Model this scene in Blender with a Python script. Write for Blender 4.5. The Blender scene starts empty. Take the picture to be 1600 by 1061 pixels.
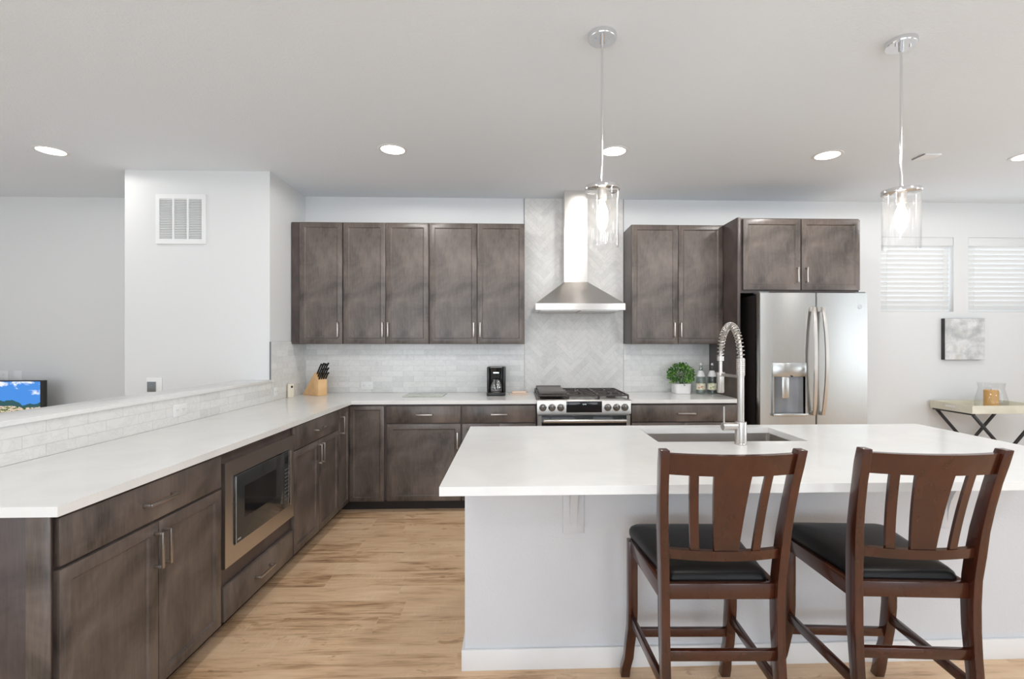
import bpy, bmesh, math, random
from mathutils import Vector, Matrix
random.seed(7)
S = bpy.context.scene
COL = S.collection
PI = math.pi

# ------------------------------------------------------------------ camera
cd = bpy.data.cameras.new('camera'); cam = bpy.data.objects.new('camera', cd); COL.objects.link(cam)
cam.location = (0, 0, 1.3867); cam.rotation_euler = (PI/2, 0, -0.0332)
cd.sensor_width = 36; cd.lens = 765.3*36/1600
cd.shift_x = -(828.5-800)/1600; cd.shift_y = (534.9-530.5)/1600
cd.clip_start = 0.05
S.camera = cam
# ------------------------------------------------------------------ view
S.view_settings.view_transform = 'Standard'; S.view_settings.look = 'None'
S.view_settings.gamma = 1; S.view_settings.use_curve_mapping = False
S.view_settings.exposure = 0.43
# ------------------------------------------------------------------ world: bright overcast sky
W = bpy.data.worlds.new('sky'); S.world = W; W.use_nodes = True
wn = W.node_tree; wn.nodes.clear()
wo = wn.nodes.new('ShaderNodeOutputWorld'); wb = wn.nodes.new('ShaderNodeBackground')
wb.inputs[0].default_value = (0.86, 0.93, 1.0, 1); wb.inputs[1].default_value = 2.2
wn.links.new(wb.outputs[0], wo.inputs[0])
# ------------------------------------------------------------------ added area lamps: daylight from unseen rear and right windows, left fill
def area(name, loc, rot, sx, sy, power, color):
    l = bpy.data.lights.new(name, 'AREA'); l.shape = 'RECTANGLE'; l.size = sx; l.size_y = sy
    l.energy = power; l.color = color
    o = bpy.data.objects.new(name, l); o.location = loc; o.rotation_euler = rot; COL.objects.link(o); return o
DAY = (0.83, 0.92, 1.0)
area('daylight_rear_left', (-2.6, -4.35, 1.35), (PI/2+.85, 0, 0), 2.2, 2.3, 38, DAY)
area('daylight_rear_middle', (-0.2, -4.35, 1.35), (PI/2+.85, 0, 0), 2.2, 2.3, 18, DAY)
area('daylight_rear_right', (3.6, -4.35, 1.35), (PI/2+.85, 0, 0), 2.2, 2.3, 14, DAY)
area('daylight_right', (6.15, 1.0, 1.5), (PI/2+.95, 0, PI/2), 3.4, 2.0, 60, DAY)
area('fill_left', (-6.3, 0.6, 1.5), (PI/2+.95, 0, -PI/2), 3.4, 2.0, 36, DAY)  # added fill lamp, no window known on this side
def spot(x, y, e):  # added fill lamps near the ceiling, out of view, without fixtures
    l = bpy.data.lights.new('unseen_ceiling_fill', 'SPOT'); l.energy = e; l.color = (1, .98, .95); l.spot_size = PI; l.spot_blend = .12; l.shadow_soft_size = .09
    o = bpy.data.objects.new('unseen_ceiling_fill', l); o.location = (x, y, 2.72); COL.objects.link(o)
for sx in (-3.3, -.86, .71, 2.29, 3.76):
    for sy in (1.0, -1.5): spot(sx, sy, 8 if sx < -3 else 28 if (sy > 0 and .5 < sx < 3) else 18)

# ================================================================== materials
def newmat(name):
    m = bpy.data.materials.new(name); m.use_nodes = True
    nt = m.node_tree; b = nt.nodes['Principled BSDF']; return m, nt, b
def N(nt, t, **kw):
    n = nt.nodes.new(t)
    for k, v in kw.items(): setattr(n, k, v)
    return n
def L(nt, a, b): nt.links.new(a, b)
def srgb(r, g, b):
    f = lambda c: (c/255/12.92) if c/255 <= .04045 else ((c/255+.055)/1.055)**2.4
    return (f(r), f(g), f(b), 1)
def ramp(nt, fac, stops):
    r = N(nt, 'ShaderNodeValToRGB'); e = r.color_ramp.elements
    while len(e) < len(stops): e.new(.5)
    for i, (p, c) in enumerate(stops): e[i].position = p; e[i].color = c
    L(nt, fac, r.inputs[0]); return r.outputs[0]
def coords(nt, scale=(1, 1, 1), kind='Object', rot=(0, 0, 0)):
    t = N(nt, 'ShaderNodeTexCoord'); m = N(nt, 'ShaderNodeMapping'); m.inputs['Scale'].default_value = scale
    m.inputs['Rotation'].default_value = rot
    L(nt, t.outputs[kind], m.inputs[0]); return m.outputs[0]
def noise(nt, vec, scale, detail=3, rough=.5, dist=0):
    n = N(nt, 'ShaderNodeTexNoise'); n.inputs['Scale'].default_value = scale; n.inputs['Detail'].default_value = detail
    n.inputs['Roughness'].default_value = rough; n.inputs['Distortion'].default_value = dist
    L(nt, vec, n.inputs['Vector']); return n.outputs['Fac']
def bump(nt, b, h, strength, dist=.01):
    n = N(nt, 'ShaderNodeBump'); n.inputs['Strength'].default_value = strength; n.inputs['Distance'].default_value = dist
    L(nt, h, n.inputs['Height']); L(nt, n.outputs[0], b.inputs['Normal'])
def math_(nt, op, a, b=None, c=None):
    n = N(nt, 'ShaderNodeMath', operation=op)
    for i, v in enumerate((a, b, c)):
        if v is None: continue
        if isinstance(v, (int, float)): n.inputs[i].default_value = v
        else: L(nt, v, n.inputs[i])
    return n.outputs[0]
def simple(name, col, rough=.5, metal=0, bumpy=0, bscale=200, emit=None, estr=0, coat=0, var=0):
    m, nt, b = newmat(name)
    b.inputs['Base Color'].default_value = col; b.inputs['Roughness'].default_value = rough; b.inputs['Metallic'].default_value = metal
    v = coords(nt)
    if var:
        f = noise(nt, v, 6, 4)
        c1 = tuple(x*(1-var) for x in col[:3])+(1,); c2 = tuple(min(1, x*(1+var)) for x in col[:3])+(1,)
        L(nt, ramp(nt, f, [(.3, c1), (.7, c2)]), b.inputs['Base Color'])
    if bumpy: bump(nt, b, noise(nt, v, bscale, 2), bumpy, .002)
    if emit: b.inputs['Emission Color'].default_value = emit; b.inputs['Emission Strength'].default_value = estr
    if coat: b.inputs['Coat Weight'].default_value = coat; b.inputs['Coat Roughness'].default_value = .08
    return m
M = {}
M['wall'] = simple('wall_paint', (.755, .76, .76, 1), .6, bumpy=.25, bscale=140)
M['ceiling'] = simple('ceiling_paint', (.86, .905, .95, 1), .8, bumpy=.8, bscale=95)
M['island'] = simple('island_paint', (.68, .695, .725, 1), .55, bumpy=.55, bscale=110)
M['white'] = simple('white_trim_paint', (.84, .84, .84, 1), .4, var=.01)
M['blind'] = simple('blind_slat_white', (.76, .765, .76, 1), .5, var=.01)
M['plastic'] = simple('white_plastic', (.85, .85, .84, 1), .3, var=.01)
M['slot'] = simple('outlet_slot_grey', (.35, .35, .35, 1), .5, var=.05)
M['greyplate'] = simple('brushed_grey_plate', (.18, .19, .2, 1), .35, metal=.4, var=.08)
M['quartz'] = None
m, nt, b = newmat('white_quartz'); v = coords(nt)
L(nt, ramp(nt, noise(nt, v, 3, 5, .6, 1.0), [(.35, (.80, .795, .78, 1)), (.65, (.855, .85, .83, 1))]), b.inputs['Base Color'])
b.inputs['Roughness'].default_value = .16; M['quartz'] = m
# dark stained maple
def wood_dark(name, c1, c2, rough=.33, grain=(14, 14, 1.2)):
    m, nt, b = newmat(name)
    v = coords(nt); blot = noise(nt, v, 3.6, 4, .6, .5)
    gv = coords(nt, grain); g = noise(nt, gv, 9, 4, .6)
    mix = math_(nt, 'ADD', math_(nt, 'MULTIPLY', blot, .8), math_(nt, 'MULTIPLY', g, .22))
    L(nt, ramp(nt, mix, [(.36, c1), (.66, c2)]), b.inputs['Base Color'])
    b.inputs['Roughness'].default_value = rough
    bump(nt, b, g, .015, .001)
    return m
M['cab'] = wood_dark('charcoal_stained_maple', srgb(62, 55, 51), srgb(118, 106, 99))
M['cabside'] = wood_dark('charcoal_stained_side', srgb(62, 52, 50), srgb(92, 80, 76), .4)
M['cabin'] = simple('dark_cabinet_wood', srgb(40, 32, 30), .6, var=.1)  # very dark brown for toe kicks and potting soil
M['cherry'] = wood_dark('cherry_brown_wood', srgb(46, 19, 10), srgb(76, 35, 18), .25, (5, 5, 1.2))
M['cherry'].node_tree.nodes['Principled BSDF'].inputs['Coat Weight'].default_value = .25
M['leather'] = simple('black_leather', (.008, .0075, .0075, 1), .36, bumpy=.15, bscale=260)
M['leather'].node_tree.nodes['Principled BSDF'].inputs['Specular IOR Level'].default_value = .25
M['black'] = simple('black_plastic', (.012, .011, .011, 1), .3, var=.1)
M['blackglass'] = simple('black_glass', (.012, .012, .013, 1), .06, var=.05)
M['greyglass'] = simple('smoky_glass_face', (.035, .037, .037, 1), .08, var=.05)
M['iron'] = simple('cast_iron', (.06, .05, .045, 1), .45, bumpy=.1)
M['griddle'] = simple('griddle_plate', (.10, .085, .075, 1), .35, bumpy=.05)
def brushed(name, col, rough, stretch=(1, 1, 60), amt=.12, aniso=0):
    m, nt, b = newmat(name); b.inputs['Metallic'].default_value = 1
    b.inputs['Base Color'].default_value = col
    f = noise(nt, coords(nt, stretch), 12, 3)
    L(nt, math_(nt, 'MULTIPLY_ADD', f, amt, rough-amt/2), b.inputs['Roughness'])
    if aniso:
        b.inputs['Anisotropic'].default_value = aniso; b.inputs['Anisotropic Rotation'].default_value = .25
        tg = N(nt, 'ShaderNodeTangent', direction_type='RADIAL', axis='Z'); L(nt, tg.outputs[0], b.inputs['Tangent'])
    return m
M['steel'] = brushed('brushed_stainless', (.56, .545, .52, 1), .30, (5, 5, 5), .05)
M['steelh'] = brushed('brushed_stainless_hood', (.70, .665, .63, 1), .24, (4, 4, 1), .03, .85)
M['knob'] = simple('dark_steel_knob', (.30, .285, .27, 1), .25, metal=1, var=.03)
M['trimsteel'] = simple('satin_stainless_trim', (.62, .585, .55, 1), .32, metal=1, var=.02)
M['fridge'] = brushed('fridge_stainless', (.50, .50, .485, 1), .26, (60, 60, .6), .08, .8)
M['fridgeside'] = simple('fridge_side_grey', (.02, .017, .016, 1), .5, var=.1)
M['nickel'] = brushed('brushed_nickel', (.54, .51, .48, 1), .3, (4, 4, 4))
M['chrome'] = brushed('polished_chrome', (.78, .78, .79, 1), .09, (3, 3, 3), .04)
M['pull'] = brushed('pewter_pull', (.50, .46, .43, 1), .32, (30, 30, 30))
M['sinksteel'] = brushed('sink_steel', (.56, .52, .49, 1), .36, (30, 2, 2))
def thin_glass(name, tint=(1, 1, 1, 1), base=.06, gloss_rough=.02, haze=0):
    m = bpy.data.materials.new(name); m.use_nodes = True; nt = m.node_tree; nt.nodes.clear()
    o = N(nt, 'ShaderNodeOutputMaterial'); tr = N(nt, 'ShaderNodeBsdfTransparent'); tr.inputs[0].default_value = tint
    gl = N(nt, 'ShaderNodeBsdfGlossy'); gl.inputs['Roughness'].default_value = gloss_rough
    lw = N(nt, 'ShaderNodeLayerWeight'); lw.inputs[0].default_value = .25
    fac = math_(nt, 'ADD', math_(nt, 'MULTIPLY', math_(nt, 'POWER', lw.outputs['Facing'], 2.0), .5), base*.6)
    mx = N(nt, 'ShaderNodeMixShader'); L(nt, fac, mx.inputs[0]); L(nt, tr.outputs[0], mx.inputs[1]); L(nt, gl.outputs[0], mx.inputs[2])
    out = mx.outputs[0]
    if haze:
        tl = N(nt, 'ShaderNodeBsdfTranslucent'); tl.inputs[0].default_value = (.95, .95, .93, 1)
        f = noise(nt, coords(nt), 30, 2)
        m2 = N(nt, 'ShaderNodeMixShader'); L(nt, math_(nt, 'MULTIPLY_ADD', f, .006, haze), m2.inputs[0])
        L(nt, out, m2.inputs[1]); L(nt, tl.outputs[0], m2.inputs[2]); out = m2.outputs[0]
    L(nt, out, o.inputs[0]); return m
M['glass'] = thin_glass('clear_glass', haze=.012)
M['pane'] = thin_glass('window_pane')
M['carafe'] = thin_glass('carafe_glass', (.9, .9, .9, 1), .55, .08)
M['bottleglass'] = thin_glass('green_tinted_glass', (.84, .90, .87, 1), .12)
M['hurricane'] = thin_glass('hurricane_glass', (.97, .97, .97, 1), .04)
def emit(name, col, s):
    m = bpy.data.materials.new(name); m.use_nodes = True; nt = m.node_tree; nt.nodes.clear()
    o = N(nt, 'ShaderNodeOutputMaterial'); e = N(nt, 'ShaderNodeEmission'); e.inputs[0].default_value = col; e.inputs[1].default_value = s
    L(nt, e.outputs[0], o.inputs[0]); return m
M['downlight'] = emit('downlight_glow', (1, .93, .82, 1), 9)
M['bulb'] = emit('bulb_glow', (1, .86, .70, 1), 24)
M['display'] = emit('display_digits', (.6, .75, .8, 1), .6)
# marble tile, per-tile tone from a mesh attribute
def marble(name, lo, hi, vein):
    m, nt, b = newmat(name)
    a = N(nt, 'ShaderNodeAttribute', attribute_name='tone')
    t = N(nt, 'ShaderNodeTexCoord'); ad = N(nt, 'ShaderNodeVectorMath', operation='ADD')
    cb = N(nt, 'ShaderNodeCombineXYZ'); k = math_(nt, 'MULTIPLY', a.outputs['Fac'], 37.0)
    L(nt, k, cb.inputs[0]); L(nt, k, cb.inputs[2]); L(nt, t.outputs['Object'], ad.inputs[0]); L(nt, cb.outputs[0], ad.inputs[1])
    n1 = noise(nt, ad.outputs[0], 7, 5, .6, 1.6)
    tone = math_(nt, 'ADD', math_(nt, 'MULTIPLY', a.outputs['Fac'], .62), math_(nt, 'MULTIPLY', n1, .38))
    base = ramp(nt, tone, [(.12, lo), (.5, hi), (.80, hi), (.97, vein)])
    n2 = noise(nt, ad.outputs[0], 4.5, 6, .65, 2.2)
    ve = ramp(nt, math_(nt, 'ABSOLUTE', math_(nt, 'SUBTRACT', n2, .5)), [(0, (.78, .78, .77, 1)), (.035, (1, 1, 1, 1))])
    mx = N(nt, 'ShaderNodeMix', data_type='RGBA', blend_type='MULTIPLY'); mx.inputs[0].default_value = .35
    L(nt, base, mx.inputs[6]); L(nt, ve, mx.inputs[7]); L(nt, mx.outputs[2], b.inputs['Base Color'])
    b.inputs['Roughness'].default_value = .22
    return m
M['marble'] = marble('marble_tile', (.64, .64, .625, 1), (.82, .815, .795, 1), (.64, .60, .53, 1))
M['marbleh'] = marble('marble_herringbone', (.66, .65, .63, 1), (.81, .795, .77, 1), (.72, .69, .65, 1))
M['grout'] = simple('grout', (.62, .61, .59, 1), .8, var=.03)
# plank floor
m, nt, b = newmat('wood_plank_tile')
t = N(nt, 'ShaderNodeTexCoord'); sp = N(nt, 'ShaderNodeSeparateXYZ'); L(nt, t.outputs['Object'], sp.inputs[0])
PWID, PLEN = .1535, 1.2
ry = math_(nt, 'DIVIDE', math_(nt, 'ADD', sp.outputs[1], -2.505+.1535*40), PWID); row = math_(nt, 'FLOOR', ry); fy = math_(nt, 'FRACT', ry)
wn1 = N(nt, 'ShaderNodeTexWhiteNoise', noise_dimensions='1D'); L(nt, row, wn1.inputs['W'])
rx = math_(nt, 'ADD', math_(nt, 'DIVIDE', math_(nt, 'ADD', sp.outputs[0], 40.0), PLEN), math_(nt, 'MULTIPLY', wn1.outputs['Value'], 1.0))
colm = math_(nt, 'FLOOR', rx); fx = math_(nt, 'FRACT', rx)
pid = math_(nt, 'ADD', math_(nt, 'MULTIPLY', row, 17.31), math_(nt, 'MULTIPLY', colm, 5.77))
wn2 = N(nt, 'ShaderNodeTexWhiteNoise', noise_dimensions='1D'); L(nt, pid, wn2.inputs['W'])
cb = N(nt, 'ShaderNodeCombineXYZ'); L(nt, math_(nt, 'MULTIPLY', wn2.outputs['Value'], 50.0), cb.inputs[0]); L(nt, math_(nt, 'MULTIPLY', wn2.outputs['Value'], 31.0), cb.inputs[1])
ad = N(nt, 'ShaderNodeVectorMath', operation='ADD'); L(nt, t.outputs['Object'], ad.inputs[0]); L(nt, cb.outputs[0], ad.inputs[1])
mp = N(nt, 'ShaderNodeMapping'); mp.inputs['Scale'].default_value = (1.3, 11, 1); L(nt, ad.outputs[0], mp.inputs[0])
g1 = noise(nt, mp.outputs[0], 1.6, 6, .62, .9)
mp2 = N(nt, 'ShaderNodeMapping'); mp2.inputs['Scale'].default_value = (3, 50, 1); L(nt, ad.outputs[0], mp2.inputs[0])
g2 = noise(nt, mp2.outputs[0], 2.2, 4, .6, .4)
mp3 = N(nt, 'ShaderNodeMapping'); mp3.inputs['Scale'].default_value = (1, 2.4, 1); L(nt, ad.outputs[0], mp3.inputs[0])
g3 = noise(nt, mp3.outputs[0], 2.4, 3, .5, .6)
tone = math_(nt, 'ADD', math_(nt, 'MULTIPLY', g1, .42), math_(nt, 'ADD', math_(nt, 'MULTIPLY', g2, .22), math_(nt, 'ADD', math_(nt, 'MULTIPLY', g3, .38), math_(nt, 'MULTIPLY', wn2.outputs['Value'], .10))))
wc = ramp(nt, tone, [(.38, srgb(138, 106, 80)), (.46, srgb(190, 152, 116)), (.54, srgb(226, 190, 152)), (.70, srgb(242, 210, 174))])
# scattered knots and cross sawn marks
kn = noise(nt, mp3.outputs[0], 5, 3, .6, 1.2)
kc = ramp(nt, kn, [(.62, (1, 1, 1, 1)), (.70, (.62, .53, .44, 1)), (.80, (.45, .38, .33, 1))])
mk = N(nt, 'ShaderNodeMix', data_type='RGBA', blend_type='MULTIPLY'); mk.inputs[0].default_value = .75
L(nt, wc, mk.inputs[6]); L(nt, kc, mk.inputs[7])
mp4 = N(nt, 'ShaderNodeMapping'); mp4.inputs['Scale'].default_value = (60, 6, 1); L(nt, ad.outputs[0], mp4.inputs[0])
sw = noise(nt, mp4.outputs[0], 1.5, 2); msk = ramp(nt, g3, [(.52, (0, 0, 0, 1)), (.60, (1, 1, 1, 1))])
saw = math_(nt, 'MULTIPLY', math_(nt, 'MULTIPLY', math_(nt, 'GREATER_THAN', sw, .60), msk), .35)
ms = N(nt, 'ShaderNodeMix', data_type='RGBA'); L(nt, saw, ms.inputs[0]); L(nt, mk.outputs[2], ms.inputs[6]); ms.inputs[7].default_value = srgb(240, 216, 186)
mk = ms
# grout lines
ey = math_(nt, 'MINIMUM', fy, math_(nt, 'SUBTRACT', 1.0, fy)); ex = math_(nt, 'MINIMUM', fx, math_(nt, 'SUBTRACT', 1.0, fx))
gy = math_(nt, 'LESS_THAN', ey, .0015/PWID); gx = math_(nt, 'LESS_THAN', ex, .0016/PLEN); gg = math_(nt, 'MAXIMUM', gy, gx)
mg = N(nt, 'ShaderNodeMix', data_type='RGBA'); L(nt, math_(nt, 'MULTIPLY', gg, .6), mg.inputs[0]); L(nt, mk.outputs[2], mg.inputs[6]); mg.inputs[7].default_value = srgb(226, 200, 170)
L(nt, mg.outputs[2], b.inputs['Base Color']); b.inputs['Roughness'].default_value = .42
bump(nt, b, math_(nt, 'SUBTRACT', g2, math_(nt, 'MULTIPLY', gg, .6)), .12, .002)
M['floor'] = m
M['rug'] = simple('pale_bounce_rug', (.62, .66, .70, 1), .9, bumpy=.5, bscale=300)
M['foliage'] = None
m, nt, b = newmat('boxwood_leaf'); a = N(nt, 'ShaderNodeAttribute', attribute_name='tone')
L(nt, ramp(nt, a.outputs['Fac'], [(0, srgb(38, 84, 20)), (.5, srgb(72, 132, 36)), (1, srgb(140, 188, 84))]), b.inputs['Base Color']); b.inputs['Roughness'].default_value = .45
M['foliage'] = m
M['ceramic'] = simple('white_ceramic', (.80, .79, .79, 1), .35, var=.02)
M['blockwood'] = wood_dark('light_block_wood', srgb(214, 168, 116), srgb(240, 202, 152), .4, (3, 3, 14))
M['wax'] = simple('amber_wax', srgb(222, 172, 104), .45, bumpy=.2, bscale=60, var=.08)
M['whitewash'] = wood_dark('whitewashed_wood', srgb(212, 206, 186), srgb(232, 228, 212), .5, (2, 14, 14))
M['canvasedge'] = simple('dark_canvas_edge', (.05, .05, .055, 1), .7, var=.4)
M['label1'] = None
def label_mat(name, c1, c2):
    m, nt, b = newmat(name); v = coords(nt)
    L(nt, ramp(nt, noise(nt, v, 60, 2), [(.52, srgb(226, 222, 202)), (.60, c1), (.72, c2)]), b.inputs['Base Color']); b.inputs['Roughness'].default_value = .6
    return m
M['label1'] = label_mat('orange_fruit_label', srgb(226, 196, 160), srgb(170, 96, 60)); M['label2'] = label_mat('green_fruit_label', srgb(206, 214, 160), srgb(120, 130, 90))
M['cream'] = simple('cream_plastic', srgb(232, 222, 204), .4, var=.02)
M['pink'] = simple('pale_pink_ceramic', srgb(232, 208, 190), .3, var=.03)
m, nt, b = newmat('patterned_glass_board')
L(nt, ramp(nt, noise(nt, coords(nt, (1, 2.5, 1)), 22, 3), [(.35, srgb(176, 180, 166)), (.55, srgb(206, 208, 198)), (.7, srgb(186, 190, 176))]), b.inputs['Base Color']); b.inputs['Roughness'].default_value = .15
M['board'] = m
# abstract painting
m, nt, b = newmat('abstract_painting'); v = coords(nt, (1, 1, 1)); n1 = noise(nt, v, 4.5, 4, .6, .15); n2 = noise(nt, coords(nt, (1.3, 1, 2)), 9, 3)
c1 = ramp(nt, n1, [(.32, srgb(176, 180, 184)), (.45, srgb(200, 200, 198)), (.56, srgb(226, 226, 226)), (.68, srgb(208, 206, 200))])
c2 = ramp(nt, n2, [(.35, srgb(212, 218, 222)), (.6, srgb(255, 255, 255))])
mx = N(nt, 'ShaderNodeMix', data_type='RGBA', blend_type='MULTIPLY'); mx.inputs[0].default_value = .6; L(nt, c1, mx.inputs[6]); L(nt, c2, mx.inputs[7]); L(nt, mx.outputs[2], b.inputs['Base Color'])
M['paint'] = m
# television picture: sky, clouds, mountains and a flowering hillside
m = bpy.data.materials.new('television_picture'); m.use_nodes = True; nt = m.node_tree; nt.nodes.clear()
o = N(nt, 'ShaderNodeOutputMaterial'); e = N(nt, 'ShaderNodeEmission'); L(nt, e.outputs[0], o.inputs[0]); e.inputs[1].default_value = .9
t = N(nt, 'ShaderNodeTexCoord'); sp = N(nt, 'ShaderNodeSeparateXYZ'); L(nt, t.outputs['Object'], sp.inputs[0])
v = coords(nt, (1, 1, 1.6))
sky = ramp(nt, noise(nt, v, 5.5, 6, .6, .5), [(.55, srgb(76, 138, 214)), (.64, srgb(236, 242, 250))])
hill = ramp(nt, noise(nt, v, 34, 4, .65), [(.36, srgb(36, 58, 26)), (.46, srgb(112, 124, 70)), (.54, srgb(222, 206, 190)), (.64, srgb(214, 150, 150))])
wob = math_(nt, 'MULTIPLY', math_(nt, 'SUBTRACT', noise(nt, coords(nt, (1, 1, 0)), 3.2, 4), .5), .32)
hz = math_(nt, 'ADD', sp.outputs[2], wob)
isy = math_(nt, 'GREATER_THAN', hz, .150); ish = math_(nt, 'LESS_THAN', hz, .115)
mA = N(nt, 'ShaderNodeMix', data_type='RGBA'); L(nt, isy, mA.inputs[0]); mA.inputs[6].default_value = srgb(56, 88, 92); L(nt, sky, mA.inputs[7])
mB = N(nt, 'ShaderNodeMix', data_type='RGBA'); L(nt, math_(nt, 'LESS_THAN', math_(nt, 'ADD', sp.outputs[2], math_(nt, 'MULTIPLY', wob, .4)), .10), mB.inputs[0]); L(nt, mA.outputs[2], mB.inputs[6]); L(nt, hill, mB.inputs[7])
L(nt, mB.outputs[2], e.inputs[0]); M['tv'] = m

# ================================================================== mesh helpers
def box(bm, x0, x1, y0, y1, z0, z1, bev=0, seg=2):
    r = bmesh.ops.create_cube(bm, size=1)
    for v in r['verts']:
        v.co.x = x0 if v.co.x < 0 else x1; v.co.y = y0 if v.co.y < 0 else y1; v.co.z = z0 if v.co.z < 0 else z1
    if bev:
        es = {e for v in r['verts'] for e in v.link_edges}
        bmesh.ops.bevel(bm, geom=list(es), offset=bev, segments=seg, affect='EDGES', profile=.5)
def frame_axes(d):
    d = d.normalized(); u = Vector((0, 0, 1)) if abs(d.z) < .9 else Vector((1, 0, 0))
    a = d.cross(u).normalized(); return a, d.cross(a).normalized()
def tube(bm, pts, r, seg=12, caps=True, closed=False):
    pts = [Vector(p) for p in pts]; n = len(pts); rings = []
    rr = r if isinstance(r, (list, tuple)) else [r]*n
    a = None
    for i, p in enumerate(pts):
        if closed: d = pts[(i+1) % n]-pts[i-1]
        else: d = pts[min(i+1, n-1)]-pts[max(i-1, 0)]
        if a is None: a, b2 = frame_axes(d)
        else:
            dn = d.normalized(); a = (a-dn*a.dot(dn)).normalized(); b2 = dn.cross(a)
        rings.append([bm.verts.new(p+(a*math.cos(t)+b2*math.sin(t))*rr[i]) for t in [2*PI*k/seg for k in range(seg)]])
    rg = range(n if closed else n-1)
    for i in rg:
        A, B = rings[i], rings[(i+1) % n]
        for k in range(seg): bm.faces.new((A[k], A[(k+1) % seg], B[(k+1) % seg], B[k]))
    if caps and not closed:
        bm.faces.new(rings[0][::-1]); bm.faces.new(rings[-1])
def cyl(bm, p0, p1, r0, r1=None, seg=24): tube(bm, [p0, p1], [r0, r0 if r1 is None else r1], seg)
def lathe(bm, prof, cx=0, cy=0, seg=32, cz=0):
    rings = []
    for r, z in prof:
        if r < 1e-6: rings.append([bm.verts.new((cx, cy, cz+z))])
        else: rings.append([bm.verts.new((cx+r*math.cos(2*PI*k/seg), cy+r*math.sin(2*PI*k/seg), cz+z)) for k in range(seg)])
    for A, B in zip(rings, rings[1:]):
        for k in range(seg):
            k2 = (k+1) % seg
            if len(A) == 1 and len(B) == 1: continue
            if len(A) == 1: bm.faces.new((A[0], B[k2], B[k]))
            elif len(B) == 1: bm.faces.new((A[k], A[k2], B[0]))
            else: bm.faces.new((A[k], A[k2], B[k2], B[k]))
def prism(bm, poly, f, depth):
    # poly: 2D points; f(u,v,w) maps into 3D; extruded w from 0 to depth
    A = [bm.verts.new(f(u, v, 0)) for u, v in poly]; B = [bm.verts.new(f(u, v, depth)) for u, v in poly]
    bm.faces.new(A[::-1]); bm.faces.new(B); n = len(poly)
    for k in range(n): bm.faces.new((A[k], A[(k+1) % n], B[(k+1) % n], B[k]))
def sweep(bm, secs, bev=0):
    # secs: list of (center, half x, half y) stacked rectangular sections
    rings = []
    for c, hx, hy in secs:
        c = Vector(c); rings.append([bm.verts.new(c+Vector((sx*hx, sy*hy, 0))) for sx, sy in ((-1, -1), (1, -1), (1, 1), (-1, 1))])
    fs = [bm.faces.new(rings[0][::-1]), bm.faces.new(rings[-1])]
    es = set()
    for A, B in zip(rings, rings[1:]):
        for k in range(4): bm.faces.new((A[k], A[(k+1) % 4], B[(k+1) % 4], B[k]))
        for k in range(4): es.add(bm.edges.get((A[k], B[k])))
    for f in fs: es.update(f.edges)
    if bev: bmesh.ops.bevel(bm, geom=list(es), offset=bev, segments=2, affect='EDGES', profile=.5)
def beam(bm, p0, p1, w, h, bev=.003):
    # straight bar of rectangular section (w sideways, h upward)
    p0, p1 = Vector(p0), Vector(p1); d = (p1-p0).normalized(); s = d.cross(Vector((0, 0, 1)))
    if s.length < 1e-3: s = Vector((1, 0, 0))
    s.normalize(); u = s.cross(d)
    A = [bm.verts.new(p0+s*a*w/2+u*b*h/2) for a, b in ((-1, -1), (1, -1), (1, 1), (-1, 1))]
    B = [bm.verts.new(p1+s*a*w/2+u*b*h/2) for a, b in ((-1, -1), (1, -1), (1, 1), (-1, 1))]
    f = [bm.faces.new(A[::-1]), bm.faces.new(B)]
    for k in range(4): f.append(bm.faces.new((A[k], A[(k+1) % 4], B[(k+1) % 4], B[k])))
    if bev: bmesh.ops.bevel(bm, geom=list({e for q in f for e in q.edges}), offset=bev, segments=2, affect='EDGES', profile=.5)
def obj(name, bm, mat, parent=None, loc=None, rot=None, smooth=True, tones=None):
    bmesh.ops.recalc_face_normals(bm, faces=bm.faces[:]) if tones is None else None
    me = bpy.data.meshes.new(name); bm.to_mesh(me); bm.free()
    if smooth:
        for p in me.polygons: p.use_smooth = True
        me.set_sharp_from_angle(angle=math.radians(32))
    if tones is not None:
        at = me.attributes.new('tone', 'FLOAT', 'FACE'); at.data.foreach_set('value', tones)
    mats = mat if isinstance(mat, list) else [mat]
    for mm in mats: me.materials.append(M[mm])
    o = bpy.data.objects.new(name, me); COL.objects.link(o)
    if parent: o.parent = parent
    if loc: o.location = loc
    if rot: o.rotation_euler = rot
    return o
def tag(o, label, cat=None, group=None, kind=None):
    o['label'] = label
    if cat: o['category'] = cat
    if group: o['group'] = group
    if kind: o['kind'] = kind
    return o
def thing(name, label, cat, loc=(0, 0, 0), rz=0, group=None):
    o = bpy.data.objects.new(name, None); COL.objects.link(o); o.location = loc; o.rotation_euler = (0, 0, rz); o.empty_display_size = .1
    return tag(o, label, cat, group)
def struct(name, bm, mat, label, parent=None):
    o = obj(name, bm, mat, parent, smooth=False); o['kind'] = 'structure'
    if not parent: o['label'] = label; o['category'] = name.split('_')[0]
    return o
def B_(*a, **k): bm = bmesh.new(); box(bm, *a, **k); return bm
def copy_tree(o, parent=None):
    c = o.copy(); COL.objects.link(c); c.parent = parent
    for ch in list(o.children): copy_tree(ch, c)
    return c

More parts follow.
